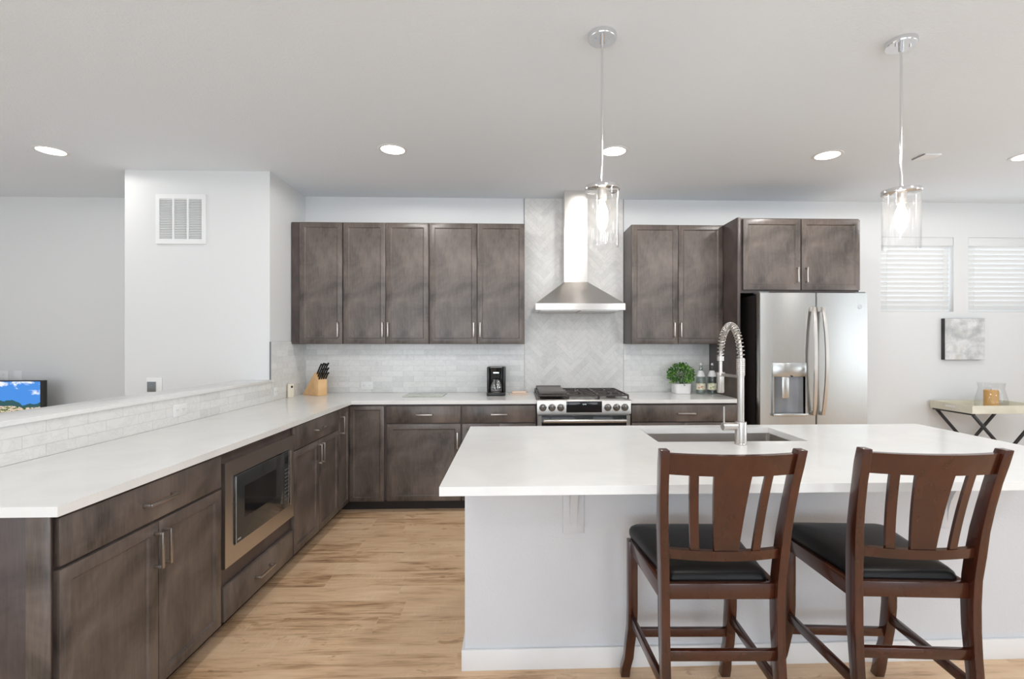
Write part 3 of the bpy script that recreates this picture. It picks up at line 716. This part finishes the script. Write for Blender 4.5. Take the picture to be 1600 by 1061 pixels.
# ================================================================== fridge
fr = thing('refrigerator', 'stainless french-door refrigerator with water dispenser', 'refrigerator', (2.43, 3.89, 0))
obj('body', B_(-.447, .447, .075, .735, .03, 1.775), 'fridgeside', fr, smooth=False)
bm = bmesh.new(); box(bm, -.42, .42, .1, .7, 0, .029); obj('feet', bm, 'black', fr, smooth=False)
def fdoor(x0, x1, z0, z1, hole=None):
    # gently bowed door front, optionally with a rectangular opening (x0, x1, z0, z1)
    bm = bmesh.new()
    def yat(x): return -.014*(1-(x/.449)**2)+(.010 if x < x0+.006 or x > x1-.006 else 0)
    def piece(a, b, za, zb):
        n = max(2, int((b-a)/.03)); xs_ = [a]+([a+.006] if a == x0 else [])+[a+(b-a)*i/n for i in range(1, n)]+([b-.006] if b == x1 else [])+[b]
        prism(bm, [(x, yat(x)) for x in xs_]+[(b, .07), (a, .07)], lambda u, v, w_: (u, v, za+w_), zb-za)
    if not hole: piece(x0, x1, z0, z1)
    else:
        ha, hb, hc, hd_ = hole; piece(x0, ha, z0, z1); piece(hb, x1, z0, z1); piece(ha, hb, z0, hc); piece(ha, hb, hd_, z1)
    return bm
dl = obj('left_door', fdoor(-.449, .009, .72, 1.786, (-.340, -.082, .815, 1.110)), 'fridge', fr)
drr = obj('right_door', fdoor(.013, .449, .72, 1.786), 'fridge', fr)
fz_ = obj('freezer_drawer', fdoor(-.449, .449, .05, .713), 'fridge', fr)
bm = bmesh.new(); tube(bm, [(-.36+.72*i/8, -.07, .65) for i in range(9)], .011, 12)
for s in (-.35, .35): cyl(bm, (s, -.003, .65), (s, -.07, .65), .009, seg=10)
obj('handle', bm, 'steel', fz_)
for s, dd in ((-1, dl), (1, drr)):
    bm = bmesh.new(); xc = .011+s*.036; pts = []; rr = []
    n = 18; secs = []
    for i in range(n+1):
        t = i/n; z = .80+.87*t; y = -.028-.042*math.sin(PI*t)**.7-.01; x = xc+s*.010*math.sin(PI*t)
        secs.append(((x, y, z), .0125, .0075))
    sweep(bm, secs, .003)
    box(bm, xc-.010, xc+.010, -.034, -.010, .80, .835, .002); box(bm, xc-.010, xc+.010, -.034, -.010, 1.635, 1.67, .002)
    obj('handle', bm, 'trimsteel', dd)
# dispenser: raised frame around a shaded hollow
bm = bmesh.new()
yo = -.0195
box(bm, -.351, -.073, yo, -.004, 1.110, 1.222, .002); box(bm, -.352, -.340, yo-.001, -.004, .815, 1.110); box(bm, -.082, -.071, yo-.001, -.004, .815, 1.110)
box(bm, -.354, -.068, yo-.018, -.004, .795, .815, .003)
dp = obj('dispenser', bm, 'fridge', dl)
bm = bmesh.new(); n = 12
P_ = [(-.3395+.257*i/n, .012+.045*math.sin(PI*i/n)**.6) for i in range(n+1)]
prism(bm, [(-.3395, -.009)]+P_+[(-.0825, -.009), (-.0825, .068), (-.3395, .068)], lambda u, v, w_: (u, v, .8155+w_), .294)
M['disp'] = simple('dispenser_recess_grey', (.26, .26, .27, 1), .35, metal=.3, var=.1)
obj('dispenser_recess', bm, 'disp', dl)
obj('paddle', B_(-.268, -.210, -.008, -.002, .935, 1.108, .002), 'fridge', dp)
bm = bmesh.new(); cyl(bm, (-.196, -.020, 1.113), (-.196, -.027, 1.113), .007, seg=12); obj('nozzle', bm, 'black', dp)
bm = bmesh.new(); cyl(bm, (.377, -.0035, 1.675), (.377, -.0075, 1.675), .018, seg=24); obj('badge', bm, 'chrome', drr)
for x_ in (-.44, .36): obj('hinge_cover', B_(x_, x_+.08, .02, .12, 1.7865, 1.799, bev=.002), 'greyplate', fr)

# ================================================================== pendants
def pendant(x, y, label):
    r = thing('pendant_light', label, 'pendant light', (x, y, H), 0, 'glass cylinder pendants over the island')
    bm = bmesh.new(); lathe(bm, [(0, -.001), (.0635, -.001), (.0635, -.018), (.061, -.022), (0, -.022)], seg=40); cn = obj('canopy', bm, 'chrome', r)
    for s in (-.033, .033):
        bm = bmesh.new(); cyl(bm, (s, -.01, -.0222), (s, -.01, -.030), .0035, seg=10); obj('screw', bm, 'chrome', cn)
    bm = bmesh.new(); cyl(bm, (0, 0, -.022), (0, 0, -.045), .010); cyl(bm, (0, 0, -.045), (0, 0, -.665), .0055); cyl(bm, (0, 0, -.655), (0, 0, -.674), .010); obj('rod', bm, 'chrome', r)
    bm = bmesh.new(); lathe(bm, [(0, -.674), (.0755, -.674), (.0765, -.676), (.0765, -.690), (.073, -.692), (0, -.692)], seg=40); obj('shade_cap', bm, 'chrome', r)
    bm = bmesh.new(); lathe(bm, [(.0735, -.6925), (.0735, -.940), (.0715, -.942), (.0705, -.940), (.0705, -.6925)], seg=48); obj('glass_shade', bm, 'glass', r)
    bm = bmesh.new(); cyl(bm, (0, 0, -.692), (0, 0, -.735), .020); obj('socket', bm, 'nickel', r)
    bm = bmesh.new(); lathe(bm, [(.012, -.7355), (.013, -.75), (.022, -.772), (.026, -.795), (.021, -.818), (.010, -.838), (0, -.848)], seg=24); obj('bulb', bm, 'bulb', r)
    return r
pendant(.392, 2.165, 'chrome and clear glass pendant light hanging in front of the range hood')
pendant(1.758, 2.168, 'chrome and clear glass pendant light hanging in front of the high window')
# recessed downlights
def downlight(x, y, label, watts=18):
    r = thing('recessed_light', label, 'ceiling light', (x, y, H), 0, 'recessed ceiling lights')
    bm = bmesh.new(); lathe(bm, [(.082, -.0045), (.100, -.0035), (.103, -.0004), (.082, -.0004)], seg=40); obj('trim_ring', bm, 'white', r)
    bm = bmesh.new(); lathe(bm, [(0, -.0030), (.081, -.0030)], seg=40); obj('lens', bm, 'downlight', r)
    l = bpy.data.lights.new('downlight_lamp', 'SPOT'); l.energy = watts; l.color = (1, .98, .95); l.spot_size = PI; l.spot_blend = .12; l.shadow_soft_size = .06
    o = bpy.data.objects.new('downlight_lamp', l); o.location = (0, 0, -.02); COL.objects.link(o); o.parent = r
downlight(-3.296, 3.601, 'glowing round recessed light in the ceiling left of the air grille', 6)
downlight(-.857, 3.497, 'glowing round recessed light above the two-door wall cabinets left of the hood')
downlight(.714, 3.475, 'glowing round recessed light behind the pendant rod near the hood')
downlight(2.286, 3.499, 'glowing round recessed light in front of the fridge cabinet')
downlight(3.760, 3.470, 'glowing round recessed light at the right edge near the dining wall', 12)
v = thing('ceiling_vent', 'small white rectangular vent cover on the ceiling between pendant rod and right edge', 'vent', (3.03, 3.50, H))
bm = bmesh.new(); box(bm, -.062, .062, -.062, .062, -.010, -.0005, .002); obj('cover', bm, 'plastic', v)
obj('slot', B_(-.066, -.0625, -.055, .055, -.0098, -.002), 'slot', v, smooth=False)

# ================================================================== wall grille, outlets, keypad
g = thing('air_return_grille', 'white louvred air return grille high on the wall return', 'vent', (-2.6395, 3.979, 2.363))
bm = bmesh.new(); a, t = .1925, .033
for q in ((-a, a, -a-.004, -a+t), (-a, a, a-t, a+.004), (-a, -a+.028, -a+t, a-t), (a-.028, a, -a+t, a-t), (-.063, -.049, -a+t, a-t), (.049, .063, -a+t, a-t)): box(bm, q[0], q[1], -.012, 0, q[2], q[3])
obj('frame', bm, 'white', g, smooth=False)
bm = bmesh.new()
for k in range(24):
    z = -a+t+.006+k*.0134
    for q in ((-a+.028, -.063), (-.049, .049), (.063, a-.028)): prism(bm, [(-.0098, -.006), (-.0088, -.0072), (-.001, .003), (-.002, .004)], lambda u, v_, w_, z=z, q=q: (q[0]+w_, u, z+v_), q[1]-q[0])
obj('louvres', bm, 'white', g, smooth=False)
obj('duct_opening', B_(-a+.028, a-.028, -.0008, -.0002, -a+t, a-t), 'slot', g, smooth=False)
def outlet(label, loc, rz, w, h, kind='duplex', horizontal=False):
    r = thing('wall_outlet', label, 'outlet', loc, rz)
    obj('cover_plate', B_(-w/2, w/2, -.006, -.0003, -h/2, h/2, .002), 'plastic', r)
    bm = bmesh.new()
    for s in (-1, 1):
        cx, cz = (s*w*.23, 0) if horizontal else (0, s*h*.2)
        if kind == 'duplex':
            box(bm, cx-.008, cx-.0055, -.0068, -.0062, cz-.002, cz+.006); box(bm, cx+.0055, cx+.008, -.0068, -.0062, cz-.002, cz+.006); cyl(bm, (cx, -.0062, cz-.007), (cx, -.0068, cz-.007), .0022, seg=8)
        elif s == 1: box(bm, -.006, .006, -.009, -.0062, -.012, .012)
    obj('sockets' if kind == 'duplex' else 'switch', bm, 'slot' if kind == 'duplex' else 'plastic', r, smooth=False)
    return r
outlet('white horizontal outlet on the marble strip under the ledge', (XL+.008, 2.911, .995), PI/2, .116, .074, horizontal=True)
outlet('white outlet on the marble strip nearest the wall return end', (XL+.008, 4.06, .985), PI/2, .075, .074, horizontal=True)
outlet('white outlet on the backsplash between knife block and glass cutting board', (-1.378, YW-.008, .983), 0, .117, .074, horizontal=True)
outlet('white outlet on the backsplash behind the potted plant', (1.488, YW-.008, .984), 0, .085, .078, horizontal=True)
outlet('white wall plate above the television, nearer the frame edge', (-4.772, 4.75, 1.06), 0, .078, .12)
outlet('white wall plate above the television, nearer the room corner', (-4.648, 4.75, 1.06), 0, .075, .12, 'switch')
k = thing('thermostat', 'small white thermostat with grey screen low on the wall return', 'thermostat', (-2.862, 3.979, 1.045))
obj('back_plate', B_(-.045, .075, -.006, 0, -.06, .062, .003), 'plastic', k); obj('screen', B_(-.036, .030, -.012, -.0062, -.050, .030, .002), 'greyplate', k)

# ================================================================== chairs
def chair(label, x, y, rz):
    # local: +y forward (toward the island); origin on the floor below the middle of the seat
    r = thing('counter_chair', label, 'chair', (x, y, 0), rz, 'counter-height chairs at the island')
    wf, wr = .196, .180   # half distances of leg centres
    yf, yr = .195, -.205
    for s in (-1, 1):     # front legs, flaring forward at the foot
        bm = bmesh.new(); zs = [(0, .090), (.04, .078), (.10, .056), (.17, .030), (.25, .010), (.34, 0), (.60, 0)]
        sweep(bm, [((s*(wf+(.012 if z < .08 else .004 if z < .2 else 0)), yf+dy, z), .0185, .0185+(.003 if z > .2 else 0)) for z, dy in zs], .003)
        obj('front_leg', bm, 'cherry', r)
    def py(z):            # rear post curve
        if z < .60: t = (.60-z)/.60; return yr-.085*t**2.0
        t = (z-.60)/.467; return yr-.022*t-.068*t*t
    def px(z): return wr+(.0 if z < .6 else .024*((z-.6)/.467))
    for s in (-1, 1):
        bm = bmesh.new(); zs = [0, .08, .16, .24, .32, .40, .48, .56, .64, .72, .80, .88, .96, 1.02, 1.067]
        sweep(bm, [((s*px(z), py(z), z), .0135, .026 if .5 < z < .75 else .026-.007*abs(z-.62)/.45) for z in zs], .003)
        obj('rear_post', bm, 'cherry', r)
    # seat rails
    bm = bmesh.new()
    beam(bm, (-wr+.012, yr, .601), (wr-.012, yr, .601), .022, .050)
    beam(bm, (-wf+.016, yf, .577), (wf-.016, yf, .577), .022, .050)
    for s in (-1, 1): beam(bm, (s*wr, yr+.02, .590), (s*wf, yf-.018, .580), .022, .050)
    obj('seat_frame', bm, 'cherry', r)
    # stretchers
    for nm, p0, p1 in (('stretcher', (-wf+.015, yf+.012, .225), (wf-.015, yf+.012, .225)), ('stretcher', (-wr+.01, py(.40), .402), (wr-.01, py(.40), .402)),
                       ('stretcher', (-wf-.001, yf-.014, .287), (-wr, py(.30)+.02, .300)), ('stretcher', (wf+.001, yf-.014, .287), (wr, py(.30)+.02, .300))):
        bm = bmesh.new(); beam(bm, p0, p1, .018, .034 if 'a' else .03); obj(nm, bm, 'cherry', r)
    # seat cushion
    bm = bmesh.new()
    def outline(gr, z):
        P = []
        cs = [((wf+.010+gr), (yf+.050+gr)), (-(wf+.010+gr), (yf+.050+gr)), (-(wr-.020+gr), (yr+.018-gr*.2)), ((wr-.020+gr), (yr+.018-gr*.2))]
        rad = .045
        n = len(cs)
        for i in range(n):
            p = Vector((*cs[i], 0)); a = (Vector((*cs[i-1], 0))-p).normalized(); b = (Vector((*cs[(i+1) % n], 0))-p).normalized(); rr_ = rad if i < 2 else .025
            A, B = p+a*rr_, p+b*rr_
            for k in range(7):
                t = k/6; q = A*(1-t)**2+p*2*t*(1-t)+B*t*t; P.append((q.x, q.y, z))
        return P
    cen = Vector((0, (yf+yr)/2+.03, 0))
    def shrink(P, f, z): return [(cen.x+(p[0]-cen.x)*f, cen.y+(p[1]-cen.y)*f, z) for p in P]
    base = outline(0, 0)
    loft(bm, [shrink(base, .96, .6025), shrink(base, .995, .606), shrink(base, 1.012, .617), shrink(base, 1.01, .629), shrink(base, .985, .641), shrink(base, .93, .650), shrink(base, .80, .657), shrink(base, .5, .661), shrink(base, .15, .662)])
    # lift over the side rails at the back
    obj('seat_cushion', bm, 'leather', r)
    # back: crest rail, lower rail, splat and two slats, all following the concave back
    def bow(x): return -.030*(1-(x/.19)**2)
    def curved(z0, z1, half, th, n=16):
        bm = bmesh.new(); rings = []
        for i in range(n+1):
            x = -half+2*half*i/n; A = []
            for z, o_ in ((z0, -th/2), (z0, th/2), (z1, th/2), (z1, -th/2)): A.append((x, py(z)+bow(x)+.002+o_, z))
            rings.append(A)
        loft(bm, rings); return bm
    obj('crest_rail', curved(.988, 1.054, .192, .022), 'cherry', r)
    obj('lower_rail', curved(.712, .743, .172, .020), 'cherry', r)
    def slat(xt0, xt1, xb0, xb1):
        bm = bmesh.new(); rings = []; n = 10
        for i in range(n+1):
            t = i/n; z = .742+.248*t; xa = xb0+(xt0-xb0)*t; xc = xb1+(xt1-xb1)*t
            rings.append([(xa, py(z)+bow(xa)-.005, z), (xc, py(z)+bow(xc)-.005, z), (xc, py(z)+bow(xc)+.006, z), (xa, py(z)+bow(xa)+.006, z)])
        loft(bm, rings); return bm
    obj('splat', slat(-.057, .057, -.038, .038), 'cherry', r)
    obj('slat', slat(-.126, -.100, -.108, -.082), 'cherry', r); obj('slat', slat(.100, .126, .082, .108), 'cherry', r)
    return r
chair('cherry-brown counter chair with black seat, the left of the two at the island', .661, 1.738, -.03)
chair('cherry-brown counter chair with black seat, the right of the two at the island', 1.287, 1.728, -.075)

# ================================================================== countertop objects
ZC = .9142
# knife block
kb = thing('knife_block', 'pale wood knife block standing in the counter corner', 'knife block', (-1.905, 4.545, ZC), -.62)
bm = bmesh.new(); prism(bm, [(0, 0), (.235, 0), (.235, .135), (.195, .205), (.180, .205)], lambda u, v, w_: (u, -.045+w_, v), .09); bmesh.ops.bevel(bm, geom=bm.edges[:], offset=.003, segments=2, affect='EDGES')
kb.location = (-1.888, 4.533, ZC); kb.rotation_euler = (0, 0, -.60)
obj('block', bm, 'blockwood', kb)
kd = Vector((math.cos(math.radians(30)), 0, math.sin(math.radians(60))))
kd = Vector((.070, 0, .040)).normalized(); kd = Vector((.87, 0, .5))
# slanted face runs from (.235,.135) to (.195,.205); its normal:
nrm = Vector((.07, 0, .04)).normalized()
nk = 0
Rz = Matrix.Rotation(-.60, 4, 'Z'); base = Vector(kb.location)
proto = None
for row in range(3):
    for c_ in range(4):
        t = (row+.5)/3; p = Vector((.235-.040*t, -.033+c_*.022, .135+.07*t)); d = (nrm*.75+Vector((0, 0, .62))).normalized()
        ln = .055+.022*row+.006*(c_ % 2)
        bm = bmesh.new(); q0 = p+nrm*.002
        pts = [q0, q0+d*ln*.35, q0+d*ln*.8, q0+d*ln+nrm*.010]
        secr = [.0062, .0072, .0068, .0085]
        pts = [Rz @ v_ for v_ in pts]; tube(bm, [tuple(v_) for v_ in pts], secr, 8)
        k_ = obj('kitchen_knife', bm, 'black', None, tuple(base))
        tag(k_, 'black-handled kitchen knife slotted in the wooden block', 'knife', 'knives in the wooden block')
# timer
tm = thing('kitchen_timer', 'small cream kitchen timer with dark screen leaning on the side wall tile', 'timer', (-1.912, 4.262, ZC), PI/2-.5)
obj('case', B_(-.027, .027, -.009, .009, 0, .118, .004), 'cream', tm); obj('screen', B_(-.004, .013, -.0102, -.0092, .082, .100), 'black', tm, smooth=False)
# glass cutting board
bd = obj('cutting_board', B_(-.175, .175, -.14, .14, 0, .006, .002), 'board', None, (-.792, 4.40, ZC)); tag(bd, 'pale patterned glass cutting board lying on the back counter', 'cutting board')
# coffee maker
cm = thing('coffee_maker', 'black drip coffee maker with glass carafe left of the range', 'coffee maker', (-.158, 4.42, ZC))
bm = bmesh.new(); box(bm, -.083, .083, -.105, .105, 0, .030, .008); obj('base', bm, 'black', cm)
bm = bmesh.new(); box(bm, -.083, .083, .020, .105, .030, .252, .008); box(bm, -.083, -.060, -.05, .03, .03, .252, .006); box(bm, .060, .083, -.05, .03, .03, .252, .006); obj('tower', bm, 'black', cm)
bm = bmesh.new(); loft(bm, [ring(.036, .045, .152, .02), ring(.044, .060, .205, .02), ring(.052, .068, .250, .02)]); 
for v_ in bm.verts: v_.co.y -= .035
obj('brew_basket', bm, 'blackglass', cm)
obj('badge', B_(-.024, .024, -.1015, -.0985, .200, .209), 'chrome', cm, (0, .004, 0), smooth=False)
bm = bmesh.new(); lathe(bm, [(0, .001), (.045, .001), (.056, .012), (.058, .04), (.050, .08), (.038, .105), (.039, .112)], 0, -.035, 28, .031); obj('carafe', bm, 'carafe', cm)
bm = bmesh.new(); lathe(bm, [(.040, .112), (.041, .117), (0, .118)], 0, -.035, 28, .031); tube(bm, [(0, -.078, .140), (0, -.112, .138), (0, -.118, .105), (0, -.100, .062)], .006, 8); obj('carafe_handle', bm, 'black', cm)
bm = bmesh.new(); lathe(bm, [(0, .0305), (.05, .0305), (.05, .0325), (0, .0325)], 0, -.035, 28); obj('hot_plate', bm, 'steel', cm)
# butter dish
bu = thing('butter_dish', 'small pale pink covered dish between coffee maker and range', 'dish', (.045, 4.455, ZC))
bm = bmesh.new(); box(bm, -.082, .082, -.045, .045, 0, .008, .003); obj('plate', bm, 'pink', bu); bm = bmesh.new(); box(bm, -.066, .066, -.033, .033, .0085, .030, .008, 3); obj('lid', bm, 'pink', bu)
# potted plant
pp = thing('potted_plant', 'round green leafy plant in a small white pot beside two glass bottles', 'plant', (1.547, 4.49, ZC))
bm = bmesh.new(); loft(bm, [ring(.066, .066, 0, .02), ring(.072, .072, .006, .024), ring(.075, .075, .092, .026), ring(.069, .069, .094, .022), ring(.068, .068, .080, .022)]); obj('pot', bm, 'ceramic', pp)
bm = bmesh.new(); box(bm, -.064, .064, -.064, .064, .070, .084); obj('soil', bm, 'cabin', pp, smooth=False)
bm = bmesh.new(); tones = []
rnd = random.Random(3)
for k in range(620):
    u = rnd.uniform(-.75, 1); a = rnd.uniform(0, 2*PI); s = math.sqrt(1-u*u); n_ = Vector((s*math.cos(a), s*math.sin(a), u)); R_ = rnd.uniform(.070, .112)
    c0 = Vector((0, 0, .172))+Vector((n_.x*R_*1.06, n_.y*R_, n_.z*R_*.98))
    if c0.z < .086: continue
    tl = (n_+Vector((rnd.uniform(-.7, .7), rnd.uniform(-.7, .7), rnd.uniform(-.5, .8)))).normalized(); sd = tl.cross(Vector((rnd.uniform(-1, 1), rnd.uniform(-1, 1), rnd.uniform(-1, 1)))).normalized(); nn = sd.cross(tl)
    l_, w_ = rnd.uniform(.016, .024), rnd.uniform(.006, .009)
    V = [bm.verts.new(c0), bm.verts.new(c0+tl*l_*.35+sd*w_+nn*.002), bm.verts.new(c0+tl*l_*.75+sd*w_*.8+nn*.002), bm.verts.new(c0+tl*l_), bm.verts.new(c0+tl*l_*.75-sd*w_*.8+nn*.002), bm.verts.new(c0+tl*l_*.35-sd*w_+nn*.002), bm.verts.new(c0+tl*l_*.5-nn*.002)]
    tn = min(1, max(0, rnd.gauss(.45, .3)))
    for i in range(6): bm.faces.new((V[i], V[(i+1) % 6], V[6])); tones.append(tn)
obj('foliage', bm, 'foliage', pp, tones=tones)
bm = bmesh.new(); rnd = random.Random(5)
for k in range(9):
    a = k*.7; tube(bm, [(0, 0, .08), (.04*math.cos(a), .04*math.sin(a), .15), (.075*math.cos(a), .075*math.sin(a), .17+.03*math.sin(k*2.1))], .0022, 5)
obj('stem', bm, 'foliage', pp)
# bottles
def bottle(x, y, lab, label):
    r = thing('glass_bottle', label, 'bottle', (x, y, ZC), 0, 'swing-top bottles beside the plant')
    bm = bmesh.new(); lathe(bm, [(0, .003), (.034, 0), (.041, .006), (.0415, .12), (.040, .155), (.030, .190), (.017, .215), (.0125, .235), (.0125, .258), (.0145, .262)], seg=32); obj('glass', bm, 'bottleglass', r)
    bm = bmesh.new(); lathe(bm, [(.0422, .040), (.0422, .098)], seg=32); obj('label', bm, lab, r)
    bm = bmesh.new(); lathe(bm, [(.0405, .160), (.031, .1915), (.019, .214)], seg=32); obj('neck_label', bm, 'ceramic', r)
    bm = bmesh.new(); lathe(bm, [(0, .2625), (.011, .2625), (.012, .268), (.008, .280), (0, .284)], seg=16); obj('stopper', bm, 'ceramic', r)
    bm = bmesh.new(); tube(bm, [(.010, .008, .273), (.018, .012, .25), (.026, .016, .215), (.018, .014, .235)], .0012, 6); obj('wire_clasp', bm, 'nickel', r)
bottle(1.712, 4.44, 'label1', 'clear glass swing-top bottle with orange-tinted label, next to the plant')
bottle(1.815, 4.43, 'label2', 'clear glass swing-top bottle with green-tinted label, next to the fridge panel')

# ================================================================== dining side: picture, tray table, candle
pc = thing('canvas_picture', 'small square grey and white abstract canvas on the dining wall', 'picture', (4.372, YW-.0425, 1.418))
obj('canvas', B_(-.200, .200, 0, .042, -.200, .200, .001), 'canvasedge', pc); obj('painted_face', B_(-.1985, .1985, -.0012, -.0001, -.1985, .1985), 'paint', pc, smooth=False)
tt = thing('tray_table', 'whitewashed wooden tray table with black crossed legs against the dining wall', 'table', (4.37, 4.39, 0))
hx, hy = .345, .218
bm = bmesh.new(); box(bm, -hx, hx, -hy, hy, .757, .768)
box(bm, -hx, hx, -hy, -hy+.012, .768, .828); box(bm, -hx, hx, hy-.012, hy, .768, .828); box(bm, -hx, -hx+.012, -hy+.012, hy-.012, .768, .828); box(bm, hx-.012, hx, -hy+.012, hy-.012, .768, .828)
tr = obj('tray', bm, 'whitewash', tt, smooth=False)
bm = bmesh.new(); box(bm, -hx-.001, -hx, -.05, .05, .790, .806); box(bm, hx, hx+.001, -.05, .05, .790, .806); obj('hand_slot', bm, 'white', tr, smooth=False)
for s in (-1, 1):
    for d in (-1, 1):
        bm = bmesh.new(); yy = s*.185+(.008*d); beam(bm, (d*.320, yy, .7505), (-d*.335, yy, .012), .014, .026, .002); obj('leg', bm, 'black', tt)
for x_ in (-.340, .300): obj('top_bar', B_(x_, x_+.04, -.20, .20, .742, .756, bev=.002), 'black', tt)
hu = thing('hurricane_vase', 'clear glass hurricane vase around the amber candle on the tray table', 'candle holder', (4.385, 4.36, .7682))
bm = bmesh.new(); lathe(bm, [(0.0000, 0.0039), (0.0714, 0.0005), (0.1050, 0.0019), (0.1193, 0.0436), (0.1159, 0.0921), (0.0991, 0.1600), (0.0907, 0.1988), (0.0983, 0.2425), (0.1008, 0.2473), (0.0974, 0.2454), (0.0890, 0.1998), (0.0974, 0.1600), (0.1142, 0.0921), (0.1168, 0.0446), (0.1025, 0.0058)], seg=40); obj('glass', bm, 'hurricane', hu)
ca = thing('pillar_candle', 'amber pillar candle standing inside the glass hurricane vase', 'candle', (4.385, 4.36, .7725))
bm = bmesh.new(); lathe(bm, [(0, .0015), (.052, .0015), (.054, .004), (.054, .172), (.049, .178), (.03, .174), (0, .173)], seg=32); obj('wax', bm, 'wax', ca)
bm = bmesh.new(); cyl(bm, (0, 0, .173), (.002, 0, .190), .0015, seg=6); obj('wick', bm, 'black', ca)

# ================================================================== living side: television on a low console
cs = thing('media_console', 'low dark console behind the half wall under the television', 'console', (-4.80, 4.50, 0))
obj('body', B_(-.75, .75, -.2, .2, .08, .40, .004), 'cabside', cs); 
for sx in (-1, 1):
    for sy in (-1, 1): obj('leg', B_(sx*.68-.02, sx*.68+.02, sy*.16-.02, sy*.16+.02, 0, .0795), 'black', cs, smooth=False)
tv = thing('television', 'flat television showing a mountain landscape beyond the half wall', 'television', (-4.80, 4.50, .4005))
obj('housing', B_(-.62, .62, -.005, .03, .01, .648, .002), 'black', tv, smooth=False)
pic = obj('screen', B_(-.602, .592, -.0008, -.0001, -.28, .316), 'tv', tv, (0, -.0052, .322), smooth=False)
bm = bmesh.new(); box(bm, -.25, .25, -.08, .10, 0, .008, .002); obj('stand', bm, 'black', tv)

# unseen pale rug added behind the camera to neutralise warm floor bounce
rug = obj('bounce_rug', B_(-3.6, 4.6, -4.0, -.6, .0005, .012, .003), 'rug'); tag(rug, 'large pale grey unseen rug added to neutralise warm floor bounce', 'rug')
